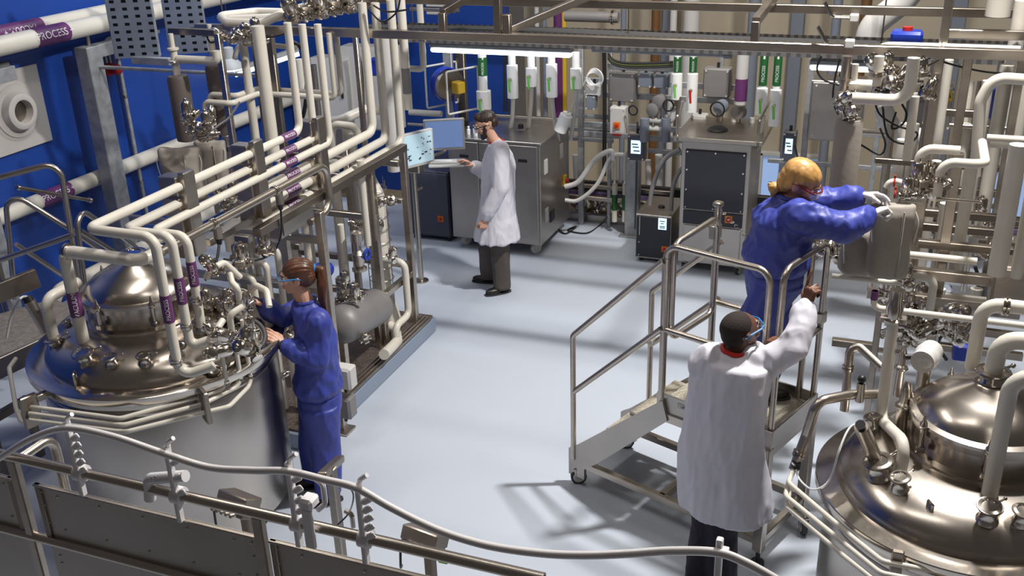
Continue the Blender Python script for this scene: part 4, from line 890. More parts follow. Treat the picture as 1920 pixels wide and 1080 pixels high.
# overhead bridge
ov = thing('overhead_bridge', (-2.5, 7.0, 2.5), 'long brown-steel bridge beam spanning from the left skid to the right rack', 'beam')
MB().beam((-5.55, 7.0, 2.685), (1.4, 7.0, 2.70), .07, .065).build('front_beam', STEEL, ov)
a_ = at(960, 4, Y=7.7); MB().beam((-5.2, 7.7, a_.z), (1.5, 7.7, a_.z), .06, .06).build('rear_beam', DSTEEL, ov)
for (x, y, x2, y2, x3, y3) in ((832, 52, 832, 26, 960, -14), (952, 66, 950, 30, 0, 0), (1415, 82, 1416, 48, 1475, -10)):
    b_ = along(Vector((0, 7.0, 2.69)), 'x', x, y); c_ = b_+Vector((0, 0, .17)); MB().beam(b_, c_, .055).build('upright', DSTEEL, ov)
    if x3: MB().beam(c_, along(c_, Vector((.05, .9, .12)).normalized(), x3, y3), .055).build('diagonal', DSTEEL, ov)
b_ = along(Vector((0, 7.0, 2.69)), 'x', 940, 66); MB().beam(b_+Vector((0, 0, .03)), b_+Vector((.62, .75, .28)), .055).build('diagonal', STEEL, ov)
MB().beam(b_+Vector((-.02, 0, 0)), b_+Vector((-.02, 0, .6)), .055).build('upright', DSTEEL, ov)
# second slotted cable tray behind the beam
ct = thing('cable_tray', (-2, 8.3, 2.4), 'long slotted cable tray crossing above the hall behind the bridge beam', 'tray')
tz_ = at(1200, 70, Y=8.3).z
MB().box((-1.4, 8.15, tz_), (6.6, .012, .07)).build('slotted_side', PERF2, ct); MB().box((-1.4, 8.45, tz_+.0), (6.6, .012, .07)).build('slotted_side', PERF2, ct); MB().box((-1.4, 8.3, tz_-.03), (6.6, .30, .006)).build('tray_floor', GREYBOX, ct)
for k in range(4): cable('', [(-4.7, 8.2+k*.06, tz_+.0), (-3, 8.22+k*.055, tz_+.02), (-1, 8.2+k*.06, tz_+.0), (1.9, 8.21+k*.06, tz_+.01)], .022, RUBBER if k else BLACK, parent=ct, name='cable_run')
tz2 = at(1200, 95, Y=9.0).z
MB().box((-1.6, 9.12, tz2+.005), (6.6, .28, .006)).build('lower_tray_floor', GREYBOX, ct); MB().box((-1.6, 8.98, tz2+.03), (6.6, .012, .06)).build('lower_tray_side', perf_mat('slotted_tray_b', (.26, .25, .25), 12, 1000, .22, (0, 2)), ct)
for x in (-4.2, -2.2, -.2): MB().cyl((x, 8.3, tz_-.02), (x, 8.3, tz_+1.6), .006, n=8).build('hanger_rod', DSTEEL, ct)
# manifold of polished valve blocks and white pipes on top of the tall frame
s = at(470, 32, Y=6.9); pipe('bright white pipe loop lying on top of the tall left frame', [at(560, 24, Y=7.35), at(480, 22, Y=7.3), at(412, 30, Y=7.0), at(425, 42, Y=6.85), at(490, 44, Y=6.85), at(525, 28, Y=6.95), at(640, -10, Y=7.5)], .035, bend=.08)
s = at(430, 37, Y=6.95); pipe('second white pipe of the top loop, angled back', [s, at(520, 33, Y=7.05), at(600, 2, Y=7.5)], .035)
def valve(c, ax, up_, label, group, sc=1., n_='diaphragm_valve'):
    """polished valve: block body, two clamped ends, bonnet and actuator can"""
    M = frame(ax, up_); c = Vector(c)
    if not hasattr(valve, 'proto'):
        t = thing(n_, (0, 0, 0), label, 'valve', group); z = Vector((0, 0, 0)); ORG[t.name] = z
        MB().lathe([(.018, -.055), (.026, -.053), (.026, -.045), (.019, -.042), (.019, -.02), (.030, -.015), (.030, .015), (.019, .02), (.019, .042), (.026, .045), (.026, .053), (.018, .055)], z, (0, 1, 0), 16).build('valve_body', POL, t)
        MB().lathe([(.030, 0), (.030, .022), (.040, .026), (.040, .034), (.033, .038), (.036, .05), (.036, .10), (.028, .112), (.012, .116), (.010, .128), (.003, .130)], z, (0, 0, 1), 18).build('actuator', POL, t)
        MB().box((.045, 0, .018), (.012, .05, .03), bev=.003).build('clamp_bolt', STEEL, t)
        valve.proto = t; o = t; valve.used = False
    if not valve.used: o = valve.proto; valve.used = True
    else: o = dup(valve.proto, c)
    o.location = c; o.rotation_euler = M.to_euler(); o.scale = (sc, sc, sc); o['label'] = label; o['group'] = group; return o
ORD = 'first second third fourth fifth sixth seventh eighth ninth tenth eleventh twelfth thirteenth fourteenth fifteenth sixteenth seventeenth eighteenth nineteenth twentieth twenty-first twenty-second twenty-third twenty-fourth twenty-fifth twenty-sixth'.split()
def cluster(n, cx, cy, wx, wy, plane, spread, label, group, sc=1., seed=1, axd=None):
    r_ = random.Random(seed); L_ = sorted((cx+r_.uniform(-wx, wx), cy+r_.uniform(-wy, wy)) for _ in range(n))
    for i, (x, y) in enumerate(L_):
        d = r_.uniform(-spread, spread); hgt = sorted(q[1] for q in L_).index(y)
        p = at(x, y, **{k: v+d for k, v in plane.items()})
        valve(p, axd or (r_.choice([-1, 1])*r_.uniform(.3, 1), r_.uniform(-1, 1), r_.choice((0, 0, .3))), r_.choice(((0, 0, 1), (0, 0, 1), (1, 0, .4), (0, -1, .6))), ORD[i]+' from the left: '+label, group, sc*r_.uniform(.8, 1.25))
ORDW = ['first', 'second', 'third', 'fourth', 'fifth', 'sixth']
for i in range(6): 
    x, y, Y = 555+i*27, 32-i*5.2, 6.95+i*.10; valve(at(x, y, Y=Y), (1, .1, 0), (0, .2, 1) if i % 2 else (.3, -.5, .6), ORDW[i]+' polished valve from the left in the row on top of the tall left frame', 'valves on top of the tall frame', 1.7)
GL = 'polished valve in the cluster on the left vessel lid'
cluster(22, 425, 615, 55, 55, dict(Z=1.52), .14, GL, 'valves over the left vessel', .95, 4)
cluster(5, 450, 490, 60, 22, dict(X=-3.75), .2, 'polished valve under the cable rail of the left vessel', 'valves under the cable rail', 1.0, 9, (1, .3, 0))
# short white pipes weaving through the valve cluster
for i, (pp, lb) in enumerate((
    ([(412, 655, 1.42), (405, 620, 1.55), (418, 600, 1.58)], 'short white pipe dropping from the valve cluster, leftmost'),
    ([(435, 625, 1.45), (430, 590, 1.6), (455, 575, 1.62)], 'short white pipe in the valve cluster, middle'),
    ([(450, 570, 1.55), (445, 540, 1.68), (435, 530, 1.7), (430, 510, 1.75)], 'short white s-shaped pipe above the valve cluster'),
    ([(388, 520, 1.75), (395, 505, 1.82), (420, 492, 1.82), (450, 520, 1.7)], 'white hooked pipe at the back of the valve cluster'),
    ([(470, 545, 1.5), (480, 535, 1.62), (500, 545, 1.62), (505, 575, 1.55)], 'white hooked pipe beside the woman’s hand'))):
    pipe(lb, [at(x, y, Z=z) for x, y, z in pp], .019, bend=.04)
mw = thing('manway', at(470, 625, Z=1.34), 'open round hatch at the rim of the left vessel under the woman’s hands', 'hatch'); q = at(462, 628, Z=1.36)
MB().torus(q, (.55, -.25, .7), .11, .018, 36, 10).build('hatch_ring', RUBBER, mw); MB().lathe([(.10, -.05), (.105, 0), (.09, .012), (.05, .02), (.01, .022)], q, (.55, -.25, .7), 32).build('hatch_cover', POL, mw)
# three pipes looping round the front of the left vessel
for k, (zz_, pp, lb) in enumerate(((1.17, [(52, 762), (225, 785), (380, 742), (426, 727)], 'top'), (1.14, [(55, 775), (232, 797), (382, 757), (453, 721)], 'middle'), (1.11, [(57, 787), (235, 810), (385, 773), (430, 762), (472, 719)], 'bottom'))):
    pts = [at(x, y, Z=zz_) for x, y in pp]; pts = pts+route(pts[-1], ('z', *[(412, 655), (435, 625), (452, 600)][k]))[1:]
    pipe(lb+' of the three white pipes looped round the front of the left vessel', pts, .013, bend=.06, collars=[(len(pts)-2, .12)])
for (x, y, lb) in ((48, 775, 'left'), (388, 765, 'right')):
    q = at(x, y, Z=1.14); d = (q-LC); d.z = 0; d.normalize(); o = MB().box(q-d*.03, (.10, .03, .20), frame(Vector((-d.y, d.x, 0))), .006).build('loop_bracket', DSTEEL); tag(o, lb+' dark bracket holding the three loop pipes of the left vessel', 'bracket')
    MB().beam(q-d*.07+Vector((0, 0, .06)), q-d*.22+Vector((0, 0, .06)), .04, .04).build('bracket_arm', DSTEEL, o)
pts = [at(30, 672, Z=1.1), at(17, 690, Z=1.08), at(30, 765, Z=1.0), at(40, 792, Z=.95), at(55, 790, Z=.95)]; pipe('white pipe bent round the left side of the left vessel', pts, .014, bend=.05)
q = at(75, 600, Z=1.45); pr = thing('probe_housing', q, 'grey cylindrical probe leaning over the left of the vessel lid', 'sensor'); MB().cyl(at(88, 622, Z=1.36), at(55, 565, Z=1.56), .034).build('probe_body', STEEL, pr); MB().cyl(at(55, 565, Z=1.56), at(50, 556, Z=1.59), .03).build('probe_cap', BLACK, pr)
cable('pale wire arching from the leaning probe at the left', [at(50, 556, Z=1.59), at(38, 560, Z=1.62), at(22, 590, Z=1.5), at(12, 635, Z=1.35)], .007, LGREY)
# ------------------------------------------------------------------ inside of the left skid: pipes seen between the posts
def vpipe(x2, y2, x, y, Y, r, lb, m=WHITE, **k):
    a_ = at(x2, y2, Y=Y); return pipe(lb, route(a_, ('z', x, y)), r, m, **k)
vpipe(515, 300, 489, 48, 6.3, .048, 'thickest white vertical pipe, left of the bundle end')
vpipe(482, 278, 458, 60, 6.9, .035, 'white vertical pipe beside the thick one, to its left')
vpipe(766, 205, 752, -5, 7.1, .034, 'white vertical pipe at the rear corner of the left skid', bands=[(0, .15, .38, GREYBOX, '')])
s = at(630, 62, Y=7.05); pipe('white pipe dropping and turning left across the tall frame, upper', route(s, ('z', 645, 176), ('x', 480, 180), ('y', 450, 194), ('x', 392, 190), ('z', 397, 235)), .024, bend=.05)
s = at(617, 62, Y=6.95); pipe('white pipe dropping and turning left across the tall frame, lower', route(s, ('z', 628, 184), ('x', 485, 187), ('y', 440, 206), ('x', 383, 204), ('z', 389, 250)), .024, bend=.05)
s = at(790, 95, Y=8.5); pipe('slim white drop pipe beside the skid with a clamp above its bend', route(at(785, -20, Y=8.5), ('z', 793, 130), ('x', 768, 130)), .03, collars=[(0, .62)], bend=.05)
rnd = random.Random(11)
spec = [(602, 560, 600, 320, 'first'), (625, 560, 617, 300, 'second'), (648, 470, 640, 300, 'third'), (560, 470, 552, 330, 'fourth'), (470, 560, 462, 430, 'fifth'), (497, 560, 490, 430, 'sixth'), (690, 400, 682, 300, 'seventh')]
for i, (x2, y2, x, y, n_) in enumerate(spec):
    vpipe(x2, y2+60, x, y, 6.75+rnd.uniform(-.3, .3), .028+.008*(i % 3), n_+' slender white riser standing inside the left skid, counted from the woman’s head')
for i, (x, y) in enumerate(((505, 820), (520, 840), (545, 830), (563, 800))):
    a_ = at(x, y, Y=5.35+i*.05); pipe(('first', 'second', 'third', 'fourth')[i]+' of the four pale pipes rising between vessel and woman', [a_+Vector((0, 0, -a_.z+.18)), Vector((a_.x, a_.y, 1.15+.1*i)), Vector((a_.x-.15, a_.y, 1.15+.1*i))], .024, bend=.05)
s = at(745, 490, X=-3.95); pipe('white pipe looping low at the rear of the left skid', route(at(720, 487, Y=6.95), ('x', 758, 497), ('z', 765, 590), ('y', 748, 620), ('z', 750, 655)), .03, bend=.07)
s = at(655, 735, X=-4.2); pipe('fat white pipe lying low on the skid grating with a green band', route(at(735, 640, X=-4.0), ('y', 672, 692), ('y', 650, 710)), .045, bands=[(0, .72, 1.0, GREEN, '')])
pipe('short fat white elbow low on the skid', [at(720, 665, Y=6.3), at(745, 640, Y=6.7), at(742, 618, Y=6.9), at(728, 610, Y=6.9)], .045, bend=.08)
dk = thing('air_duct', at(745, 600, Y=6.9), 'white insulated duct wrapped in a wire cage at the rear corner of the left skid', 'duct'); q = at(738, 600, Y=7.0)
d_ = MB().tube([(q.x, 7.0, .16), (q.x-.08, 7.0, .45), (q.x-.08, 7.0, 1.35), (q.x-.22, 7.0, 1.62)], .085, .15, 20).build('duct_body', WHITE, dk)
for k in range(9): MB().torus((q.x-.08, 7.0, .5+k*.115), (0, 0, 1), .105, .0035, 28, 5).build('wire_hoop', DSTEEL, dk)
for k in range(5): MB().cyl((q.x-.08+.105*math.cos(k*1.256), 7.0+.105*math.sin(k*1.256), .3), (q.x-.08+.105*math.cos(k*1.256), 7.0+.105*math.sin(k*1.256), 1.5), .0035, n=6).build('wire_upright', DSTEEL, dk)
tk = thing('buffer_tank', at(680, 620, Y=6.2), 'grey lagged horizontal tank low inside the left skid', 'tank'); q0, q1 = at(640, 610, Y=5.9), at(705, 575, Y=6.6)
MB().lathe([(.02, -.07), (.10, -.05), (.145, 0), (.15, .05), (.15, (q1-q0).length), (.10, (q1-q0).length+.05)], q0, (q1-q0), 32).build('tank_shell', GREYBOX, tk); MB().torus(q0, (q1-q0), .10, .012).build('end_ring', BLACK, tk); MB().beam(q0-Vector((0, 0, .12)), (q0.x, q0.y, .15), .05).build('leg', STEEL, tk); MB().beam(q1-Vector((0, 0, .12)), (q1.x, q1.y, .15), .05).build('leg', STEEL, tk)
pu = thing('steam_valve', at(672, 480, Y=6.4), 'upright cast valve with a blue handle inside the left skid', 'valve'); q = at(672, 480, Y=6.4)
MB().lathe([(.06, -.12), (.06, -.1), (.035, -.09), (.05, -.03), (.055, .02), (.03, .05), (.03, .12), (.05, .13), (.05, .2), (.02, .22)], q, n=20).build('valve_body', STEEL, pu); MB().torus(q+Vector((.08, 0, .02)), (1, 0, 0), .04, .012).build('handwheel', BLUEP, pu)
bp_ = thing('blue_pump_motor', at(612, 505, Y=6.2), 'bright blue pump motor behind the woman’s ponytail', 'pump'); q = at(608, 505, Y=6.2)
MB().lathe([(.03, -.07), (.05, -.06), (.055, .0), (.055, .05), (.03, .07)], q, (1, .2, 0), 18).build('motor_body', BLUEP, bp_); MB().cyl(q+Vector((0, 0, .05)), q+Vector((0, 0, .085)), .02).build('red_cap', RED, bp_)
cluster(16, 640, 600, 45, 75, dict(Y=6.3), .35, 'small polished fitting among the pipes of the left skid', 'fittings inside the left skid', .9, 21)
cluster(6, 540, 650, 18, 60, dict(Y=5.3), .1, 'small polished fitting between the vessel and the woman', 'fittings by the woman', .8, 22)
cluster(5, 700, 430, 40, 60, dict(Y=6.8), .2, 'polished fitting on the risers at the rear of the left skid', 'fittings at the rear of the left skid', .9, 23)
for i, (x, y, lb) in enumerate(((648, 705, 'upper'), (648, 760, 'lower'))):
    q = at(x-2, y, Y=5.42); t = thing('junction_box', q, lb+' grey junction box on the end plate of the left skid', 'box'); MB().box(q, (.15, .10, .17), bev=.01).build('housing', LGREY if i == 0 else GREYBOX, t)
    MB().box(q+Vector((0, -.055, 0)), (.13, .012, .15), bev=.004).build('cover', LGREY if i == 0 else GREYBOX, t); MB().cyl(q+Vector((0, 0, -.10)), q-Vector((0, 0, .13)), .012).build('gland', BLACK, t)
ep = MB().box((-3.72, 5.50, .50), (.20, .012, .62), bev=.003).build('end_plate', PANEL, sk)
# grey insulated vessels standing on the skid (upper left of the picture)
def insul(x, y, x2, y2, Y, r, lb, m=GREYBAG):
    b_ = at(x2, y2, Y=Y); a_ = along(b_, 'z', x, y); t = thing('lagged_column', b_, lb, 'column')
    MB().lathe([(r*.6, -.01), (r*.95, .0), (r, .03), (r, (a_-b_).length-.03), (r*.9, (a_-b_).length), (r*.3, (a_-b_).length+.01)], b_, n=28).build('lagging', m, t)
    MB().lathe([(.03, 0), (.03, .10), (.045, .105), (.045, .12), (.028, .125), (.028, .2), (.045, .205), (.045, .22), (.02, .225), (.02, .33)], a_, n=16).build('top_fitting', WHITE, t)
    k = MB().torus(a_+Vector((0, 0, .112)), (0, 0, 1), .046, .008, 20, 6).build('clamp', POL, t); return t
LAG = mat('dark_lagging', (.10, .08, .075), .6, noise_=.1, nscale=3)
insul(333, 142, 352, 262, 6.5, .085, 'dark grey lagged column in front of the blue wall', LAG); insul(405, 122, 422, 250, 6.9, .085, 'second dark grey lagged column, right of the first', LAG)
s = at(335, 111, Y=6.5); pipe('bright short white pipe crossing from the first lagged column', route(s, ('x', 408, 112), ('z', 406, 95)), .033, bend=.06)
o = MB().beam(at(318, 58, Y=6.6), along(at(318, 58, Y=6.6), 'x', 405, 62), .05).build('strut', DSTEEL); tag(o, 'brown steel strut above the lagged columns', 'strut')
o = MB().beam(at(318, 58, Y=6.6), along(at(318, 58, Y=6.6), 'z', 330, 130), .03).build('strut_leg', STEEL, o)
def bag(x, y, x2, y2, w, Y, lb, lean=.0, seed=2, m=GREYBAG, yaw_=22, fa=.012):
    """quilted lagging jacket, a lumpy upright bag"""
    b_ = at(x2, y2, Y=Y); a_ = along(b_, 'z', x, y); H_ = (a_-b_).length; Mb = Matrix.Rotation(R(yaw_), 3, 'Z'); t = thing('lagging_jacket', b_, lb, 'jacket'); mb = MB()
    loft(mb, [(b_, w*.80, w*.50, Mb), (b_+Vector((0, 0, H_*.08)), w, w*.62, Mb), (b_+Vector((0, 0, H_*.5)), w*.94, w*.62, Mb), (b_+Vector((0, 0, H_*.88)), w, w*.52, Mb), (a_, w*1.04, w*.30, Mb)], 36, 3.2)
    v, f = rem(mb, .010, 3, lambda p: fa*(1-2*abs(nz(p+Vector((seed, 0, 0)), (7, 7, 4))))); finish('lagging', v, f, m, t)
    MB().beam(b_+Mb@Vector((w*.35, -w*.63, .02)), b_+Mb@Vector((w*.35, -w*.60, H_*.95)), .012, .008).build('seam_flap', m, t)
    for e in (-1, 1): cable('', [a_+Mb@Vector((e*w*.9, -.02, -.02)), a_+Mb@Vector((e*w*1.1, -.05, -.09)), a_+Mb@Vector((e*w*1.0, -.06, -.2))], .004, LGREY, parent=t, name='tie_cord')
    return t
bag(335, 278, 352, 375, .15, 5.9, 'crumpled grey lagging jacket hanging left of the pipe bundle, with loose cords', seed=3)
bag(392, 265, 405, 345, .11, 6.2, 'second grey lagging jacket right behind the crumpled one', seed=5)
cluster(9, 385, 240, 40, 18, dict(Y=6.0), .15, 'polished valve above the lagging jackets on the left', 'valves above the lagging jackets', 1., 31)
cluster(6, 425, 360, 40, 28, dict(Y=5.6), .2, 'polished fitting behind the near clamp bracket', 'fittings behind the bracket', 1., 33)
for i, (p, lb) in enumerate((([(395, 245), (380, 262), (372, 250), (360, 262)], 'thin clear hose looping over the left lagging jackets'), ([(450, 190), (430, 220), (410, 235), (398, 245)], 'thin clear hose arching beside the second lagged column'))):
    cable(lb, [at(x, y, Y=6.0) for x, y in p], .008, GLASS, 'clear_hose', 'hose')
q = at(432, 128, Y=8.2); hl = thing('high_bay_lamp', q, 'round high-bay lamp glowing behind the left pipes', 'lamp'); MB().lathe([(.13, 0), (.12, .04), (.06, .10), (.05, .2), (.02, .21)], q, n=24).build('lamp_housing', FIXT, hl); MB().lathe([(.12, -.012), (.12, -.002), (.1, -.001)], q, n=24).build('lamp_glass', TUBE, hl)
# grey control cabinets behind the risers
for i, (x0_, x1_, y0_, y1_, Y, lb) in enumerate(((596, 650, 110, 235, 10.8, 'pale grey control cabinet behind the white risers, left one'), (652, 735, 90, 240, 10.9, 'pale grey control cabinet behind the white risers, right one'))):
    a_, b_ = at(x0_, y1_, Y=Y), at(x1_, y0_, Y=Y); t = thing('wall_cabinet', ((a_.x+b_.x)/2, Y, a_.z), lb, 'cabinet'); c_ = (a_+b_)/2
    MB().box((c_.x, Y+.1, c_.z), (b_.x-a_.x, .25, b_.z-a_.z), bev=.01).build('body', LGREY, t); MB().box((c_.x, Y-.03, c_.z), (b_.x-a_.x-.04, .012, b_.z-a_.z-.04), bev=.004).build('door', LGREY, t); MB().box((b_.x-.08, Y-.05, c_.z), (.02, .03, .10)).build('handle', BLACK, t)
cable('thick dark cable bunch hanging beside the grey control cabinets', [at(668, 92, Y=10.6), at(676, 130, Y=10.6), at(680, 200, Y=10.6), at(684, 290, Y=10.6)], .03, RUBBER)
q = at(707, 125, Y=9.2); o = MB().box(q, (.13, .1, .18), bev=.015).build('blue_housing', BLUEP); tag(o, 'blue instrument housing between the tall risers', 'instrument')
q = at(540, 408, X=-3.95); t = thing('steel_enclosure', q, 'steel enclosure hung under the pipe bundle beside the cable rail', 'box'); MB().box(q, (.16, .42, .16), bev=.006).build('housing', PANEL, t); MB().box(q+Vector((.085, 0, 0)), (.01, .38, .13), bev=.003).build('cover', PANEL, t)
# ------------------------------------------------------------------ foreground hose, its hangers and the terminal boxes
HP = [(-60, 893), (0, 858), (60, 822), (125, 803), (210, 818), (300, 848), (390, 876), (470, 882), (540, 884), (610, 900), (668, 915), (730, 950), (800, 985), (860, 1008), (930, 1026), (1020, 1038), (1100, 1041), (1180, 1038), (1260, 1033), (1345, 1036), (1400, 1056), (1470, 1095)]
hz = MB().sweep(smooth_path([at(x, y, Y=RY-.03) for x, y in HP], 8), .0105, 14).build('hose', HOSE); tag(hz, 'long translucent hose draped in waves above the foreground handrail', 'hose')
def hanger(x, yt, yb, lb, teeth=4):
    a_, b_ = at(x, yt, Y=RY-.01), None; b_ = along(Vector((a_.x, RY-.01, a_.z)), 'z', x, yb); t = thing('hose_hanger', b_, lb, 'hanger')
    MB().box((a_+b_)/2, (.016, .022, (a_-b_).length), bev=.003).build('spine', PPLAST, t)
    MB().tube([a_-Vector((0, 0, .01)), a_+Vector((.008, 0, .012)), a_+Vector((.030, 0, .03))], .007, .01, 8).build('hook', PPLAST, t)
    n = teeth; z1_ = rz+.02; z2_ = a_.z-.05
    for k in range(n):
        z = z2_+(z1_-z2_)*k/max(1, n-1); MB().beam((a_.x+.006, RY-.01, z-.012), (a_.x+.034, RY-.01, z+.008), .020, .011, up=(0, 1, 0)).build('tooth', PPLAST, t)
    MB().lathe([(.018, -.016), (.027, -.016), (.027, .016), (.018, .016)], (a_.x, RY, rz), (1, 0, 0), 20).build('rail_clamp', PPLAST, t); return t
hanger(124, 790, 938, 'white comb-shaped hose hanger near the left end of the handrail', 5); hanger(312, 835, 985, 'white comb-shaped hose hanger left of the middle of the handrail', 3)
hanger(540, 865, 1028, 'white comb-shaped hose hanger in front of the tank woman’s feet', 5); hanger(671, 905, 1058, 'white comb-shaped hose hanger on the floor-side stretch of the handrail', 5)
t = thing('hose_hanger', at(1345, 1075, Y=RY), 'white hose hanger standing alone at the lower right in front of the coated man', 'hanger'); a_ = at(1350, 1010, Y=RY-.01); b_ = Vector((a_.x, a_.y, a_.z-.3)); MB().box((a_+b_)/2, (.016, .022, .3), bev=.003).build('spine', PPLAST, t); MB().box(a_-Vector((-.012, 0, .03)), (.02, .02, .012), bev=.002).build('tooth', PPLAST, t)
q = at(590, 990, Y=RY); t = thing('rail_clip', q, 'chunky white moulded clip on the handrail between two hangers', 'clip'); q.z = rz
MB().box(q+Vector((0, -.026, .01)), (.034, .012, .13), bev=.004).build('front_leg', PPLAST, t); MB().box(q+Vector((0, -.01, .09)), (.042, .05, .035), bev=.008).build('head', PPLAST, t); MB().tube([q+Vector((.02, 0, .06)), q+Vector((.045, 0, .085)), q+Vector((.045, 0, .15)), q+Vector((.02, 0, .165))], .008, .02, 8).build('arm', PPLAST, t)
q = at(283, 915, Y=RY); t = thing('rail_clip', q, 'white l-shaped moulded clip hooked over the handrail at the left', 'clip'); q.z = rz
MB().tube([q+Vector((.14, 0, .075)), q+Vector((0, 0, .035)), q+Vector((-.012, 0, -.04))], .018, .02, 10).build('clip_body', PPLAST, t); 
for k in range(3): MB().ell(q+Vector((.01+.014*k, -.013, .045+.007*k)), .003).build('rivet', DSTEEL, t)
def tbox(x, y, Y, w, lb, yaw_):
    q = at(x, y, Y=Y); t = thing('terminal_box', q, lb, 'box'); Mb = Matrix.Rotation(R(yaw_), 3, 'Z')@Matrix.Rotation(R(-28), 3, 'X')
    MB().box(q, (w, .075, .045), Mb, .004).build('lid', STEEL, t); MB().box(q-Mb@Vector((0, 0, .03)), (w*.94, .068, .03), Mb, .003).build('tray', DSTEEL, t)
    for k in range(5):
        p = q+Mb@Vector((-w*.32+k*w*.16, -.05, -.03)); MB().lathe([(.006, 0), (.009, .003), (.009, .012), (.006, .02)], p, Mb@Vector((0, -1, -.3)), 10).build('gland', STEEL, t)
    cable('', [q+Mb@Vector((-w*.3, -.06, -.04)), q+Vector((-w*.5, -.05, -.09)), q+Vector((-w*.7, -.0, -.13))], .004, BLACK, parent=t, name='lead')
    MB().box(q+Vector((w*.45, 0, -.075)), (.03, .02, .012), bev=.003).build('green_plug', LIME, t)
    MB().beam(q-Vector((0, -.02, .04)), q-Vector((0, -.02, .6)), .03).build('stand', DSTEEL, t); return t
tbox(448, 938, 2.15, .125, 'stainless terminal box behind the handrail, left one, with black wires below', -10); tbox(797, 1005, 2.15, .125, 'stainless terminal box behind the handrail, right one', -10)
q = at(620, 872, Y=2.75); t = thing('valve_stand', q, 'short post with a flat bar on top standing behind the handrail', 'stand'); MB().beam(at(603, 893, Y=2.62), at(638, 860, Y=2.95), .035, .03).build('top_bar', DSTEEL, t); z0 = q.z; MB().beam(q-Vector((-.0, 0, .01)), (q.x, q.y, 1.2), .035).build('post', STEEL, t); MB().tube([(q.x+.04, q.y, z0-.2), (q.x+.07, q.y, z0-.21), (q.x+.07, q.y, z0-.27)], .01, .02, 8).build('tap', POL, t)
cable('black cable curling on the floor side of the short post', [at(640, 900, Y=2.7), at(662, 925, Y=2.6), at(655, 960, Y=2.5), at(632, 985, Y=2.45)], .003)
# ------------------------------------------------------------------ right vessel: loop pipes, drop pipes, fittings
for k, (zz_, pp, lb) in enumerate(((1.16, [(1492, 872), (1478, 905), (1595, 1005), (1655, 1053), (1800, 1080), (1960, 1100)], 'top'), (1.125, [(1480, 900), (1473, 930), (1590, 1025), (1652, 1075), (1800, 1104), (1960, 1120)], 'middle'), (1.09, [(1480, 920), (1475, 950), (1585, 1045), (1650, 1096), (1960, 1140)], 'bottom'))):
    pipe(lb+' of the three white pipes looped round the front of the right vessel', [at(x, y, Z=zz_) for x, y in pp], .0125, bend=.05)
q = at(1680, 1062, Z=1.13); o = MB().box(q, (.05, .03, .16), bev=.005).build('loop_bracket', DSTEEL); tag(o, 'dark bracket holding the loop pipes of the right vessel', 'bracket')
s = at(1488, 880, Z=1.15); pipe('bent stainless tube rising beside the right vessel and turning behind its rim', [s, at(1512, 815, Z=1.33), at(1532, 752, Z=1.52), at(1595, 740, Z=1.5), at(1650, 738, Z=1.48)], .024, STEEL, bend=.06, collars=[(0, .45)])
s = at(1550, 745, Z=1.36); pipe('stainless tube with wing nuts bending back above the right vessel', [at(1583, 770, Z=1.30), at(1594, 655, Z=1.62), at(1610, 648, Z=1.64), at(1655, 690, Z=1.58)], .022, STEEL, bend=.04, collars=[(0, .7)])
q = at(1492, 878, Z=1.17); cable('clear looped wire at the rim of the right vessel', [q, at(1500, 900, Z=1.18), at(1525, 918, Z=1.2), at(1555, 900, Z=1.25), at(1575, 840, Z=1.4), at(1595, 800, Z=1.45), at(1620, 795, Z=1.4)], .005, GLASS, 'clear_hose', 'hose')
o = MB().cyl(at(1492, 876, Z=1.17), at(1493, 868, Z=1.20), .022).build('cable_socket', BLACK); tag(o, 'black socket on the bent tube left of the right vessel', 'socket')
R1 = [at(1688, 893, Z=1.36), at(1695, 835, Z=1.52), at(1650, 790, Z=1.55), at(1660, 602, Z=2.02)]; R1[3] = along(R1[2], 'z', 1661, 600)
R1 = [at(1688, 893, Z=1.33)]; R1 += route(R1[0], ('z', 1697, 830)); R1.append(at(1650, 785, Z=R1[1].z+.03)); R1 += route(R1[-1], ('z', 1661, 600))[1:]
pipe('white pipe dropping from the right rack with a kink onto the vessel lid', R1, .0265, bend=.06)
t = thing('pipe_transition', R1[-1], 'polished conical transition on top of the kinked white pipe', 'fitting'); a_ = R1[-1]; MB().lathe([(.03, 0), (.05, .002), (.05, .012), (.036, .02), (.040, .07), (.032, .10), (.032, .16)], a_, n=20).build('cone', POL, t); MB().box(a_+Vector((0, 0, .01)), (.12, .05, .03), bev=.004).build('holder', STEEL, t)
s = at(1637, 577, Y=5.35); pipe('thin white pipe running right across the right rack below the lagging jacket', [along(s, 'z', 1638, 545)]+route(s, ('x', 1960, 612)), .018, bend=.04, bands=[(0, 0, .5, PURPLE, '')])
s = at(1822, 690, Z=1.62); pipe('thick white pipe with a rounded elbow at the right edge, upper', route(s, ('z', 1838, 568), ('x', 1990, 580)), .033, bend=.08, collars=[(1, .3)], bands=[])
s = at(1857, 690, Z=ltz*0+1.86) if False else RN+Vector((0, 0, rtz+.05)); pipe('thick white pipe curving into the top nozzle of the right vessel', route(s, ('z', 1862, 632), ('x', 2000, 640)), .040, bend=.09)
s = at(1855, 928, Z=1.36); pipe('thick pale pipe standing on the right vessel lid at the picture edge', route(s, ('z', 1885, 700), ('x', 2010, 690)), .034, bend=.09)
q = at(1625, 835, Z=1.45); t = thing('probe_housing', q, 'ribbed steel probe leaning on the right vessel lid', 'sensor'); MB().cyl(at(1645, 868, Z=1.36), at(1615, 800, Z=1.60), .032).build('probe_body', STEEL, t); MB().torus(at(1645, 868, Z=1.36), (-.2, -.1, 1), .05, .008).build('probe_flange', POL, t); MB().cyl(at(1615, 800, Z=1.60), at(1613, 796, Z=1.62), .022).build('cap', BLACK, t)
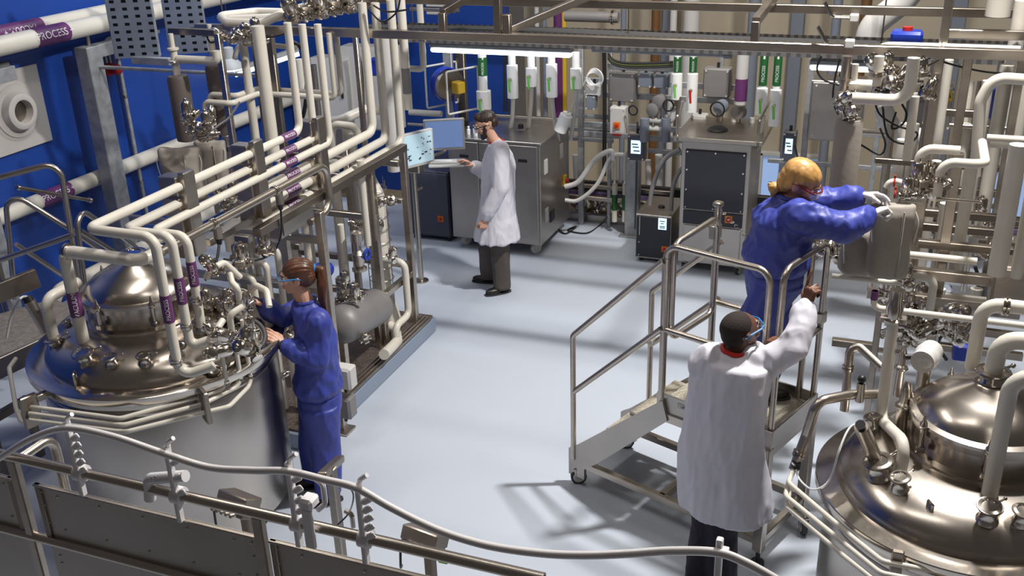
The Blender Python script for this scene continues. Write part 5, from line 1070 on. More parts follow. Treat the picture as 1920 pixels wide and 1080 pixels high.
q = at(1613, 735, Z=1.52); t = thing('probe_housing', q, 'short upright probe with a black cap behind the right vessel rim', 'sensor'); MB().cyl(q-Vector((0, 0, .05)), q+Vector((0, 0, .05)), .02).build('probe_body', STEEL, t); MB().ell(q+Vector((0, 0, .07)), .02).build('cap', BLACK, t)
for i, (x, y, r_, h_) in enumerate(((1690, 690, .022, .16), (1694, 760, .026, .2))):
    q = at(x, y, Z=1.5); t = thing('safety_valve', q-Vector((0, 0, h_)), ('rear', 'front')[i]+' upright steel safety valve left of the right vessel dome', 'valve'); MB().lathe([(r_, -h_), (r_*1.2, -h_+.01), (r_, -.02), (r_*1.3, 0), (r_*1.3, .012), (r_*.9, .02), (r_*.9, .08), (r_*.4, .12), (.004, .13)], q, n=18).build('valve_body', STEEL, t)
    MB().torus(q, (0, 0, 1), r_*1.35, .005).build('ring', POL, t)
for (x, y, lb) in ((1793, 770, 'near'), (1905, 680, 'rear')):
    pass
q = at(1835, 690, Z=1.62)
t = thing('level_transmitter', at(1730, 665, Z=1.7), 'cast double-headed transmitter behind the dome of the right vessel', 'sensor'); q = at(1738, 668, Z=1.68)
MB().cyl(q+Vector((-.02, -.07, -.0)), q+Vector((.02, .07, 0)), .055).ell(q, (.06, .09, .06)).build('head', LGREY, t); MB().cyl(q-Vector((0, 0, .05)), q-Vector((0, 0, .16)), .03).build('neck', STEEL, t); MB().cyl(q+Vector((-.05, -.02, .0)), q+Vector((-.10, -.04, .0)), .014).build('gland', BLACK, t)
# ------------------------------------------------------------------ right rack
rk = thing('rack_frame', (.5, 6.5, 0), 'tall brown steel rack frame at the right, carrying pipes beside the platform', 'frame')
def rpost(x, y, x2, y2, Y, w, zb=None, n_='post', mt=STEEL):
    a_ = at(x2, y2, Y=Y); c_ = along(a_, 'z', x, y); MB().beam((a_.x, Y, a_.z if zb is None else zb), c_, w, w*.8).build(n_, mt, rk); return a_, c_
rpost(1765, 104, 1740, 265, 7.0, .055, 0); rpost(1822, 106, 1790, 280, 7.0, .055, 0); rpost(1712, 330, 1702, 560, 6.4, .06, 0); rpost(1778, 285, 1762, 520, 6.2, .06, 0); rpost(1645, 570, 1640, 660, 6.0, .04, 0)
rpost(1906, 110, 1885, 300, 7.0, .05, 0)
for (x, y, x2, Y, w) in ((1690, 508, 1905, 6.0, .06), (1625, 548, 1880, 6.1, .06), (1720, 455, 1900, 6.2, .05), (1690, 420, 1880, 6.5, .05), (1705, 395, 1900, 6.7, .05), (1640, 300, 1900, 7.2, .04)):
    a_ = at(x, y, Y=Y); MB().beam(a_, along(a_, 'x', x2, y+14), w).build('cross_beam', STEEL if w > .05 else DSTEEL, rk)
for (x, y, Y0, y1_) in ((1700, 520, 6.0, 7.2), (1765, 520, 6.0, 7.2)):
    a_ = at(x, y, Y=Y0); MB().beam(a_, a_+Vector((0, 1.2, 0)), .05).build('side_beam', DSTEEL, rk)
o = thing('sheet_enclosure', at(1895, 500, Y=5.9), 'brown sheet-steel enclosure at the right edge above the white elbow', 'box'); q = at(1905, 530, Y=5.9); MB().box(q, (.26, .2, .26), bev=.01).build('housing', DSTEEL, o); MB().box(q+Vector((0, -.105, 0)), (.23, .01, .23), bev=.004).build('cover', STEEL, o)
# upper rack beams
for (x, y, x2, y2, Y, lb) in ((1770, 62, 1960, 68, 7.3, 'short brown beam above the bridge at the right edge'),):
    a_ = at(x, y, Y=Y); o = MB().beam(a_, along(a_, 'x', x2, y2), .06).build('beam', STEEL); tag(o, lb, 'beam')
a_ = at(1767, 90, Y=7.15); o = MB().beam(a_, along(a_, 'z', 1768, -10), .055).build('upright', STEEL); tag(o, 'short upright over the bridge beam near the right edge', 'post')
s = at(1655, 92, Y=7.1); pipe('thick bright pipe lying along the bridge beam at the right', [at(1640, 100, Y=7.5), at(1662, 88, Y=7.1)]+route(at(1662, 88, Y=7.1), ('x', 1912, 96))[1:], .035, bend=.08, collars=[(1, .42)])
s = at(1598, 184, Y=6.0); pipe('thick bright pipe turning up beside the tangle of cables', route(s, ('x', 1704, 182), ('z', 1706, 108)), .034, bend=.09)
s = at(1592, 158, Y=6.3); pipe('short white pipe above the lagged column on the right', route(s, ('x', 1635, 160)), .032)
vpipe(1643, 160, 1644, 105, 6.5, .03, 'white pipe dropping below the bridge beam near the cables', collars=[(0, .4)])
vpipe(1700, 300, 1705, 180, 6.6, .028, 'white riser behind the cables on the right')
for i, (x2, y2, x, y, Y, r) in enumerate(((1868, 485, 1898, 270, 5.7, .048), (1905, 490, 1922, 330, 5.8, .034), (1790, 480, 1812, 305, 6.3, .036), (1750, 500, 1765, 380, 6.5, .032), (1800, 455, 1830, 150, 6.9, .034), (1838, 400, 1862, 120, 7.1, .045), (1870, 260, 1880, 0, 7.4, .05), (1725, 490, 1738, 300, 6.9, .03), (1905, 250, 1912, 90, 7.0, .03), (1655, 700, 1665, 560, 6.6, .03), (1745, 640, 1755, 540, 6.6, .03), (1810, 640, 1822, 540, 6.8, .04))):
    vpipe(x2, y2+30, x, y, Y, r, ORD[i].capitalize().lower()+' of the upright white risers packed in the right rack, in building order from its front face')
RISN = ['the thickest white riser, leaning over the sheet enclosure at the right edge', 'white riser at the very right edge', 'white riser between the two front rack posts', 'slimmer white riser left of the rear front post', 'white riser passing behind the bridge beam end', 'fat white riser beside the blue valve hand', 'fat white pipe dropping from the top right corner', 'slim riser behind the lagging jacket', 'slim riser at the upper right edge', 'white stub below the rack next to the kinked pipe', 'white stub below the rack behind the dome', 'fat white stub below the rack near the elbow']
_r = [o for o in COL.objects if o.get('label', '').find('in building order') > 0]
for o, n_ in zip(_r, RISN): o['label'] = n_
s = at(1878, 145, Y=6.6); pipe('pale pipe arching over the right rack towards the edge', [at(1828, 330, Y=6.6), at(1838, 190, Y=6.6), at(1862, 145, Y=6.6), at(1960, 152, Y=6.6)], .034, bend=.12)
s = at(1714, 368, Y=5.9); pipe('white pipe arching over to the post, left one of two in the right rack', route(s, ('z', 1716, 277), ('x', 1800, 283)), .027, bend=.07, collars=[(0, .45)])
s = at(1757, 366, Y=5.8); pipe('white pipe arching over to the post, right one of two in the right rack', route(s, ('z', 1764, 303), ('x', 1848, 308), ('y', 1838, 268)), .026, bend=.07, collars=[(0, .5)])
s = at(1690, 372, Y=5.85); pipe('short white pipe at the gloved hands', route(s, ('x', 1732, 372)), .022)
pipe('short curled white pipe behind the gloved hands', [at(1662, 352, Y=6.1), at(1668, 342, Y=6.1), at(1680, 340, Y=6.1), at(1700, 345, Y=6.1)], .02, bend=.03)
for i, (x, y) in enumerate(((1677, 342), (1678, 364))): q = at(x, y, Y=6.05-.2*i); t = thing('red_clip', q, ('upper', 'lower')[i]+' small red hose clip by the gloved hands', 'clip'); MB().torus(q, (1, 0, 0), .022, .006).build('band', RED, t); MB().box(q+Vector((0, 0, .03)), (.012, .012, .03), bev=.002).build('screw', RED, t)
s = at(1690, 476, Y=6.05); pipe('level white pipe right of the lagging jacket', route(s, ('x', 1832, 488)), .022, bend=.05)
s = at(1695, 516, Y=5.95); pipe('white pipe turning down below the rack beam', route(s, ('x', 1752, 522), ('z', 1758, 600)), .024, bend=.05)
s = at(1755, 372, Y=5.8); pipe('thin steel tube running level behind the rack posts', route(s, ('x', 1840, 378)), .009, STEEL)
for i, (x, y) in enumerate(((1850, 258), (1855, 270))): s = at(x, y, Y=6.5+.15*i); pipe(('upper', 'lower')[i]+' of two level white pipes at the right edge', route(s, ('x', 1960, y+3)), .022)
bag(1664, 382, 1660, 518, .115, 5.72, 'large grey lagging jacket in front of the rack, at the gloved hands', seed=8, yaw_=15, fa=.005)
bag(1618, 425, 1612, 508, .12, 5.85, 'crumpled folded part of grey lagging left of the large jacket', seed=12)
insul(1577, 222, 1566, 478, 6.3, .082, 'tall grey lagged column on the right behind the gloved woman', GREYBAG)
t = [o for o in COL.objects if o.name.startswith('lagged_column')][-1]
q = along(at(1577, 222, Y=6.3), 'z', 1586, 105); o = MB().cyl(along(at(1577, 222, Y=6.3), 'z', 1578, 195), q, .03).lathe([(.045, 0), (.045, .02)], q-Vector((0, 0, .15))).build('top_pipe', STEEL); tag(o, 'stainless stub pipe above the tall lagged column on the right', 'pipe')
GR = 'polished valve at the gloved woman’s work place on the right rack'
cluster(7, 1730, 355, 45, 14, dict(Y=5.85), .12, GR, 'valves by the gloved hands', 1.1, 41)
cluster(8, 1560, 475, 30, 22, dict(Y=6.2), .12, 'small polished fitting under the tall lagged column', 'fittings under the lagged column', .9, 42)
cluster(14, 1700, 560, 40, 45, dict(Y=6.2), .3, 'polished fitting under the right rack', 'fittings under the right rack', 1., 43)
cluster(9, 1690, 165, 50, 35, dict(Y=6.7), .2, 'polished valve in the cable tangle below the bridge beam', 'valves in the cable tangle', 1.1, 44)
cluster(7, 1835, 620, 60, 30, dict(Y=6.0), .3, 'polished fitting behind the dome of the right vessel', 'fittings behind the right dome', 1.1, 45)
cluster(5, 1590, 205, 14, 18, dict(Y=6.25), .05, 'polished fitting on top of the tall lagged column at the right', 'fittings on the lagged column', .8, 46)
for i, (pp, lb) in enumerate((
    ([(1745, 108), (1700, 130), (1680, 165), (1655, 172), (1640, 168)], 'black cable arching from the rack post into the valve tangle'),
    ([(1760, 112), (1712, 140), (1690, 170), (1660, 160)], 'second black cable arching into the valve tangle'),
    ([(1640, 190), (1650, 215), (1680, 235), (1720, 250), (1700, 270), (1665, 255), (1655, 200)], 'black cable looping low below the thick bright pipe'),
    ([(1688, 190), (1700, 215), (1690, 235), (1672, 240), (1680, 210)], 'short black cable loop below the bright pipe'),
    ([(1540, 105), (1532, 130), (1545, 150), (1575, 160)], 'black cable curling left of the lagged column'),
    ([(1575, 110), (1565, 150), (1562, 190), (1572, 215)], 'black cable hanging along the lagged column stub'),
    ([(1590, 255), (1620, 275), (1650, 290), (1660, 270), (1650, 240)], 'black cable swinging below the cabinets'),
    ([(1585, 270), (1588, 330), (1600, 370), (1612, 385)], 'black cable behind the blue sleeve'),
    ([(1585, 440), (1590, 470), (1600, 500)], 'short black cable under the blue sleeve'),
    ([(1490, 270), (1496, 300), (1500, 330)], 'thin black cable behind the lit handset'),
    ([(1765, 115), (1800, 125), (1850, 135), (1915, 140)], 'bundle cable running right below the bridge beam'))):
    cable(lb, [at(x, y, Y=6.5+.05*i) for x, y in pp], .0065)
for i, (x, y, Y) in enumerate(((1560, 30, 7.6), (1548, 78, 6.95))):
    q = at(x, y, Y=Y); t = thing('hook_hanger', q, ('upper', 'lower')[i]+' steel double hook fixed to the bridge beams at the right', 'hook')
    for e in (0, .05): MB().tube([q+Vector((.14, e, -.01)), q+Vector((0, e, -.01)), q+Vector((-.06, e, .09))], .009, .04, 8).build('prong', POL, t)
    MB().box(q+Vector((.15, .02, -.01)), (.06, .08, .05), bev=.006).build('base_block', LGREY, t)
s = at(1712, 108, Y=7.3)
o = thing('blue_tank_drum', at(1700, 68, Y=7.9), 'dark blue ribbed canister with a red cap above the bridge beam', 'canister'); q = at(1700, 70, Y=7.9); MB().box(q, (.22, .16, .10), bev=.02).build('canister_body', BLUEP, o); MB().cyl(q+Vector((0, 0, .05)), q+Vector((0, 0, .075)), .035).build('cap', RED, o); MB().box(q+Vector((0, 0, -.065)), (.18, .12, .03), bev=.01).build('foot', BLUEP, o)
q = at(1870, 195, Y=7.2); o = MB().box(q, (.10, .1, .22), bev=.03).build('blue_cover', BLUEP); tag(o, 'deep blue plastic cover hanging in the right rack', 'cover')
q = at(1425, 690, Z=.9)
# ------------------------------------------------------------------ back of the hall: service frame, boxes, drop pipes
fr = thing('service_frame', (-2.6, 10.35, 0), 'galvanised service frame along the curb at the back of the hall', 'frame')
def bpost(x, y, Y, w=.06, top=2.2, m=GALV, zb=0): q = at(x, y, Y=Y); MB().beam((q.x, Y, zb), (q.x, Y, top), w).build('post', m, fr)
for x, y, w in ((1090, 380, .06), (1142, 390, .04), (1345, 260, .04), (1515, 200, .06), (1645, 250, .05)): bpost(x, y, 10.4, w)
for (x, y, x2, z_m) in ((1060, 367, 1262, STEEL), (1060, 215, 1150, GALV), (1060, 240, 1150, GALV), (1060, 258, 1150, GALV), (1215, 282, 1420, GALV), (1060, 345, 1262, DSTEEL), (1440, 300, 1700, GALV), (1440, 345, 1700, STEEL), (1600, 250, 1760, GALV)):
    a_ = at(x, y, Y=10.4); MB().beam(a_, along(a_, 'x', x2, y+5), .045).build('rail', z_m, fr)
for y in (150, 175, 232, 250): a_ = at(1095, y, Y=10.27); MB().beam(a_, along(a_, 'x', 1400, y+9), .035, .06).build('strut_rail', GALV, fr)
for y, mm, hh, lb in ((343, BLACK, .10, 'black cable trunk along the curb line at the back'), (358, PURPLE, .07, 'purple channel under the black cable trunk')):
    a_ = at(1060, y, Y=10.75); b_ = along(a_, 'x', 1960, y+32); o = MB().box((a_+b_)/2, ((b_-a_).length, .08, hh), bev=.01).build('trunking', mm if hh > .08 else mat('violet_channel', (.11, .075, .16), .5)); tag(o, lb, 'trunk')
# back wall utility boxes
def wbox(x0, y0, x1, y1, Y, lb, m=GREYBOX, d=.14, cover=None, cat='box', name='junction_box'):
    a_, b_ = at(x0, y1, Y=Y), at(x1, y0, Y=Y); t = thing(name, ((a_.x+b_.x)/2, Y, a_.z), lb, cat); c_ = (a_+b_)/2; w_, h_ = b_.x-a_.x, b_.z-a_.z
    MB().box((c_.x, Y+d/2, c_.z), (w_, d, h_), bev=.008).build('housing', m, t); cv = MB().box((c_.x, Y-.006, c_.z), (w_*.94, .014, h_*.94), bev=.004).build('cover', cover or m, t)
    for e in (-.4, .4):
        for g_ in (-.42, .42): MB().cyl((c_.x+e*w_, Y-.013, c_.z+g_*h_), (c_.x+e*w_, Y-.018, c_.z+g_*h_), .010, n=8).build('screw', LGREY, cv)
    MB().cyl((c_.x, Y+d/2, c_.z+h_/2), (c_.x, Y+d/2, c_.z+h_/2+.05), .015).build('gland', BLACK, t)
    return t, c_, w_, h_
wbox(1141, 138, 1191, 190, 10.1, 'square grey junction box left of two small blue-grey boxes')
wbox(1196, 138, 1222, 163, 10.1, 'small blue-grey box, left of a pair, under the hanging cables', BLUEGREY, .1); wbox(1225, 140, 1254, 165, 10.1, 'small blue-grey box, right of a pair, under the hanging cables', BLUEGREY, .1)
wbox(1317, 130, 1370, 182, 10.1, 'square brown-grey junction box right of the green-banded drops')
for (x0, y0, x1, y1, n_) in ((1143, 202, 1173, 252, 'left'), (1294, 217, 1325, 262, 'right')):
    t, c_, w_, h_ = wbox(x0, y0, x1, y1, 10.0, n_+' pale isolator box with a red rotary switch on the back frame', LGREY, .12); disc_switch((c_.x, 9.975, c_.z-.04), t, .045, ORANGE, RED)
    MB().box((c_.x, 9.975, c_.z-.14), (w_*.6, .004, .02)).build('red_caption', RED, t)
def screenbox(x0, y0, x1, y1, Y, lb):
    t, c_, w_, h_ = wbox(x0, y0, x1, y1, Y, lb, GREYBOX, .1, SLATE, 'display', 'touch_panel'); s_ = MB().box((c_.x, Y-.018, c_.z+.01), (w_*.55, .004, h_*.5)).build('screen', SCREENW, t)
    for k, dz in enumerate((.03, .0, -.04)): MB().box((c_.x+.01*(k-1), Y-.022, c_.z+.01+dz), (w_*.35, .003, .012)).build('screen_mark', SLATE, s_)
    return t, c_
t, c_ = screenbox(1176, 253, 1210, 300, 9.95, 'small lit touch panel on the galvanised column left of the black cabinet')
q = at(1180, 443, Z=0); o = thing('instrument_column', q, 'galvanised strut column carrying the small touch panel', 'column'); MB().box((q.x+.02, q.y+.05, (c_.z-.12)/2), (.15, .12, c_.z-.12), bev=.006).build('shaft', GALV, o); MB().box((q.x+.02, q.y+.05, .008), (.26, .22, .016), bev=.003).build('foot_plate', GALV, o); MB().box((q.x+.07, q.y-.015, .7), (.02, .012, 1.2)).build('slot_rail', SLATE, o)
t, c_ = screenbox(1465, 248, 1494, 302, 9.6, 'small lit touch panel behind the ginger-blond head'); MB().beam((c_.x, 9.65, 0), (c_.x, 9.65, c_.z-.14), .06).build('stand', GALV, t)
def drop(x, yt, yb, r, Y, lb, band_=True, box=None, hose=None, lever=LIME, wide=1.7):
    b_ = at(x, yb, Y=Y); a_ = along(b_, 'z', x, yt); t = thing('utility_drop', b_, lb, 'pipe')
    MB().cyl(b_, a_, r*1.0).build('pipe', BRIGHT, t)
    if band_:
        g = at(x, yt+8, Y=Y); gz = along(b_, 'z', x, yt+4); g2 = along(b_, 'z', x, yt+band_); bo = MB().cyl(gz, g2, r*1.04+.002).build('marker_band', GREEN, t)
        L = (gz-g2).length; wrap_text('PROCESS', min(L*.17, r*1.1), g2.lerp(gz, .0), g2.lerp(gz, .80), r*1.04+.003, (EYE-gz)*Vector((1, 1, 0)), LETTER, bo); MB().box(g2.lerp(gz, .9)+(EYE-gz).normalized()*(r*1.04+.002), (r*.5, .004, L*.10)).build('arrow_mark', LETTER, bo)
    if box:
        c0, c1 = along(b_, 'z', x, box[1]), along(b_, 'z', x, box[0]); MB().lathe([(r*.9, 0), (r*wide, .004), (r*wide, (c1-c0).length), (r*.9, (c1-c0).length+.004)], c0, n=24).build('valve_jacket', BRIGHT, t)
        m_ = c0.lerp(c1, .6)+Vector((0, -r*wide, 0)); l_ = MB().cyl(m_, m_+Vector((0, -.05, 0)), .016).build('spindle', STEEL, t); MB().beam(m_+Vector((0, -.05, .01)), m_+Vector((.01, -.055, -.12)), .022, .008).build('lever', lever, l_)
    return t, b_
drop(908, 103, 205, .045, 9.6, 'bright white drop pipe with a green band above the bearded man', 38, (170, 205))
for i, (x, yt, b0, b1, w_) in enumerate(((962, 100, 122, 184, 'first'), (997, 105, 127, 162, 'second'), (1035, 105, 120, 182, 'third'), (1080, 98, 128, 166, 'fourth'))):
    t, b_ = drop(x, yt, b1, .038, 9.5, w_+' of the white valve drops in a row under the lamp, from the left', False, (b0, b1), wide=1.5)
    h_ = pipe(w_+' pale hose hanging below the row of white valve drops', smooth_path([b_, at(x-2+6*(i == 2), b1+40, Y=9.7), at(x-10+(22 if i == 2 else 0), 262, Y=9.9)], 6), .022, LGREY, name='hose', cat='hose')
for (x, yt, b0, b1, lv, n_) in ((1268, 102, 138, 186, LIME, 'left of a pair'), (1296, 102, 138, 210, RED, 'right of a pair, with a red lever')):
    drop(x, yt, b1, .035, 9.9, 'white valve drop with a green band, '+n_, 33, (b0, b1), lever=lv, wide=1.55)
for (x, yt, b0, b1, n_) in ((1426, 98, 165, 215, 'left of the far pair near the blond head'), (1450, 98, 168, 236, 'right of the far pair near the blond head')):
    drop(x, yt, b1, .035, 9.6, 'valve drop with a long green band, '+n_, 62, (b0, b1), wide=1.5)
b_ = at(1388, 195, Y=9.9); t = thing('utility_drop', b_, 'fat pale drop pipe with a purple band at the back', 'pipe'); a_ = along(b_, 'z', 1393, 95); MB().lathe([(.03, -.02), (.058, 0), (.058, (a_-b_).length)], b_, n=24).build('pipe', LGREY, t); MB().cyl(along(b_, 'z', 1388, 188), along(b_, 'z', 1390, 147), .061).build('marker_band', PURPLE, t)
q = at(1055, 228, Y=9.6); t = thing('hanging_canister', q, 'white canister hanging askew on a cord beside the cart', 'canister'); MB().cyl(q+Vector((-.03, 0, -.10)), q+Vector((.04, 0, .07)), .065).build('can', BRIGHT, t); MB().cyl(q+Vector((.04, 0, .07)), q+Vector((.05, 0, .095)), .045).build('cap', BRIGHT, t); cable('', [q+Vector((.05, 0, .09)), at(1078, 190, Y=9.6), at(1098, 150, Y=9.6)], .008, LGREY, parent=t, name='cord')
# hoses down to the cart and cabinets
for i, (pp, r, lb) in enumerate((
    ([(1060, 350), (1085, 340), (1115, 300), (1145, 283), (1150, 300)], .028, 'upper grey hose arching from the cart side to the column'),
    ([(1060, 375), (1085, 375), (1120, 345), (1145, 295), (1170, 290)], .022, 'lower grey hose sagging from the cart side to the column'),
    ([(1218, 384), (1225, 345), (1245, 300), (1275, 280)], .024, 'grey hose rising from the small black cabinet, left'),
    ([(1258, 395), (1262, 350), (1275, 320), (1290, 310)], .022, 'grey hose rising beside the tall steel unit'),
    ([(1280, 190), (1270, 235), (1285, 275), (1290, 300)], .016, 'pale hose hanging behind the tall steel unit'),
    ([(1432, 217), (1428, 250), (1420, 280)], .018, 'pale hose below the far pair of valve drops'))):
    pipe(lb, smooth_path([at(x, y, Y=9.85-(.25 if i > 1 else 0)) for x, y in pp], 7), r, LGREY if i not in (2, 3) else GREYBOX, name='hose', cat='hose', bend=.05)
for i, (x, n_) in enumerate(((1152, 'left'), (1171, 'right'))):
    b_ = at(x, 415, Y=10.2); a_ = along(b_, 'z', x, 292); pipe(n_+' white riser with a green band left of the galvanised column', [b_, a_], .03, bands=[(0, .18, .42, GREEN, '')], collars=[(0, .62)])
cable('black power lead trailing from the cart across the floor', [at(1042, 425, Z=.03), at(1060, 438, Z=.012), at(1080, 425, Z=.012), at(1065, 432, Z=.012), at(1100, 437, Z=.012), at(1125, 422, Z=.012), at(1140, 405, Y=10.2)], .009)
# things behind the curb in the service bay
cluster(20, 1120, 395, 60, 12, dict(Y=10.9), .2, 'small polished fitting in the service bay behind the curb', 'fittings in the service bay', 1.6, 51)
for i, (x0, y0, x1, y1) in enumerate(((1095, 370, 1115, 410), (1115, 408, 1160, 395), (1130, 380, 1175, 386), (1225, 360, 1250, 372), (1430, 372, 1470, 378), (1080, 290, 1085, 400), (1215, 300, 1218, 400), (1235, 290, 1236, 400))):
    pipe(ORD[i]+' of the beige pipes showing through the service frame behind the curb, from the left', [at(x0, y0, Y=11.2), at(x1, y1, Y=11.2)], .035+.01*(i % 2), WHITE if i < 5 else LGREY)
for i, (x, w_, c_) in enumerate(((1050, .10, PURPLE), (1060, .05, YELLOW), (1222, .09, COPPER), (1253, .07, LGREY), (1285, .16, LGREY), (1395, .12, BLUEGREY), (1590, .10, COPPER), (1025, .05, BLUEGREY), (1012, .05, LGREY), (1165, .06, BLUEGREY), (1540, .09, BLUEGREY))):
    a_ = at(x, 330, Y=12.2); o = MB().cyl((a_.x, 12.2, -.4), (a_.x, 12.2, 4.0), w_*.6).build('wall_riser', c_); tag(o, ('purple', 'thin yellow', 'brown', 'slim pale', 'widest pale', 'broad blue-grey', 'second brown, behind the lagged column,', 'thin blue-grey', 'thin pale', 'slender blue-grey', 'darker blue-grey')[i]+' riser on the beige back wall', 'pipe')
# green-black cables dropping on the frame
for i, (x, r_) in enumerate(((1131, .012), (1135, .010), (945, .012), (950, .01))): cable(ORD[i]+' of the dark supply cables hanging straight down the back frame, in pairs', [at(x, 95, Y=10.0), at(x+1, 200, Y=10.0), at(x, 330 if i < 2 else 205, Y=10.0)], r_)
pts = [(1140, 100), (1150, 112), (1175, 118), (1230, 118), (1262, 116)]
for i in range(3): cable(('upper', 'middle', 'lower')[i]+' dark cable sweeping right above the square grey box', [at(x, y+i*4, Y=10.0) for x, y in pts], .012, BLACK if i != 1 else mat('olive_cable', (.05, .06, .01), .5))
o = MB().beam(at(1140, 124, Y=10.05), along(at(1140, 124, Y=10.05), 'x', 1262, 128), .03, .06).build('cable_ladder', GALV); tag(o, 'cable ladder under the sweeping dark cables', 'tray')
wbox(1098, 180, 1116, 205, 10.0, 'blue-grey socket box below the coiled white lead', BLUEGREY, .1); wbox(1098, 160, 1126, 178, 10.0, 'small pale box with a coiled white lead on top', LGREY, .1)
q = at(1112, 148, Y=9.9); o = MB(); [o.torus(q+Vector((.01*k, 0, .008*k)), (.2*k-.3, 1, .2), .07+.006*k, .006, 24, 6) for k in range(4)]; o = o.build('coiled_lead', BRIGHT); tag(o, 'coiled white lead hanging at the back frame', 'cable')
wbox(1006, 240, 1035, 262, 10.1, 'blue-grey socket box standing behind the cart top', BLUEGREY, .1)
# valve groups with round bodies on the back frame
for i, (x, y) in enumerate(((1226, 205), (1352, 200), (1385, 210), (1237, 190))):
    q = at(x, y, Y=10.0); t = thing('control_valve', q, ('dark cast control valve left of the right isolator box', 'blue-grey control valve with a looped cable at the back', 'dark cast valve below the purple-banded drop', 'small cast valve above the grey cylinders')[i], 'valve')
    MB().lathe([(.05, -.05), (.07, -.04), (.07, .04), (.05, .05)], q, (.3, 1, 0), 18).build('head', GREYBOX if i != 1 else BLUEGREY, t); MB().cyl(q-Vector((0, 0, .04)), q-Vector((0, 0, .2)), .025).build('stem', STEEL, t); MB().tube([q-Vector((.12, 0, .20)), q-Vector((-.14, 0, .20)), q-Vector((-.14, 0, .05))], .03, .05).build('flow_pipe', LGREY, t)
for i, x in enumerate((1208, 1248)): b_ = at(x, 265, Y=9.95); a_ = along(b_, 'z', x, 222); o = MB().cyl(b_, a_, .048).build('grey_cylinder', BLUEGREY); tag(o, ('left', 'right')[i]+' of two short grey cylinders behind the touch panel', 'cylinder')
for (x, y, w_) in ((1187, 207, .06), (1253, 198, .07), (1345, 205, .09)): q = at(x, y, Y=9.9); o = MB().torus(q, (.2, 1, 0), w_*.8, .009).build('cable_loop', BLACK); tag(o, {1187: 'black cable loop right of the left isolator', 1253: 'black cable loop under the small blue-grey boxes', 1345: 'black cable loop beside the blue-grey control valve'}[x], 'cable')
# hose reel on the blue wall
q = at(845, 160, Y=9.6); t = thing('hose_reel', q, 'blue hose reel in a steel frame above the monitors', 'reel'); ax_ = Vector((.85, -.5, 0)).normalized()
for k in range(4): MB().torus(q+ax_*(.02*k-.12), ax_, .17, .012, 36, 8).build('hose_turn', BLUEP, t)
MB().lathe([(.03, 0), (.16, .005), (.165, .015), (.03, .02)], q+ax_*.0, ax_, 32).build('drum_side', DSTEEL, t); MB().lathe([(.03, 0), (.16, .005), (.165, .015), (.03, .02)], q-ax_*.14, ax_, 32).build('drum_side', LGREY, t)
MB().box(q+ax_*.14, (.10, .12, .12), frame(ax_), .01).build('spring_case', YELLOW, t); fr_ = MB(); s2 = Vector((ax_.y, -ax_.x, 0))
c4 = [q+s2*a+Vector((0, 0, b)) for a, b in ((-.2, -.24), (.2, -.24), (.2, .2), (-.2, .2))]; MB().tube([c4[0]+ax_*.22, c4[1]+ax_*.22, c4[2]+ax_*.22, c4[3]+ax_*.22, c4[0]+ax_*.22], .011, .02, 8).build('frame_bar', LGREY, t); MB().tube([k-ax_*.17 for k in c4]+[c4[0]-ax_*.17], .011, .02, 8).build('frame_bar', LGREY, t)
MB().cyl(q+Vector((.02, 0, -.1)), q+Vector((.05, 0, -.42)), .014).build('hose_end', BLUEP, t)
q = at(842, 150, Y=9.75); o = MB().beam((q.x, 9.75, .05), (q.x, 9.75, q.z+.55), .10, .05).build('strut_channel', GALV); tag(o, 'galvanised strut channel behind the blue hose reel', 'column'); q = at(868, 200, Y=9.9); o = MB().beam((q.x, 9.9, .05), (q.x, 9.9, q.z+.6), .10, .06).build('strut_channel', DSTEEL); tag(o, 'wider steel channel between hose reel and white drop pipe', 'column')
s = at(768, 210, Y=9.9); pipe('level white pipe on the blue wall left of the hose reel', route(s, ('x', 828, 213)), .035); s = at(765, 232, Y=9.9); pipe('thin steel pipe on the blue wall behind the pale monitor', route(s, ('x', 800, 234)), .018, STEEL)
for i, y in enumerate((216, 229)): s = at(925, y, Y=10.1); pipe(('upper', 'lower')[i]+' level white pipe behind the cart top', route(s, ('x', 1060, y+4)), .02, WHITE if i else STEEL)
# lamps
def lamp(x, y, x2, y2, Y, lb):
    a_ = at(x, y, Y=Y); b_ = along(a_, 'x', x2, y2); c_ = (a_+b_)/2; L = (b_-a_).length; t = thing('strip_lamp', c_, lb, 'lamp')
    MB().box(c_+Vector((0, 0, .055)), (L, .10, .05), bev=.012).build('lamp_housing', FIXT, t); MB().box(c_+Vector((0, 0, .010)), (L*.985, .09, .045), bev=.015).build('diffuser', TUBE, t)
    for e in (-.3, .3): MB().box(c_+Vector((e*L, 0, .10)), (.05, .05, .07), bev=.004).build('hanger_clip', GALV, t)
lamp(808, 94, 1074, 103, 9.1, 'lit strip lamp hanging under the slotted tray above the bearded man'); lamp(1518, 127, 1634, 131, 9.2, 'lit strip lamp under the tray at the right, partly hidden by a pipe')
o = thing('strip_lamp', at(1240, 95, Y=9.1), 'unlit dark strip housing right of the lit lamp', 'lamp'); q = at(1110, 92, Y=9.1); q2 = along(q, 'x', 1368, 102); MB().box((q+q2)/2, ((q2-q).length, .07, .05), bev=.01).build('lamp_housing', FIXT, o); MB().cyl(q2-Vector((.05, 0, 0)), q2+Vector((.02, 0, 0)), .04).build('end_cap', BLUEGREY, o)
a_ = at(440, 140, Y=9.7); b_ = at(560, 100, Y=10.2); t = thing('strip_lamp', a_, 'lit strip lamp seen behind the left risers', 'lamp'); MB().beam(a_, b_, .07, .05).build('diffuser', TUBE, t); MB().beam(a_+Vector((0, 0, .05)), b_+Vector((0, 0, .05)), .09, .05).build('lamp_housing', FIXT, t)
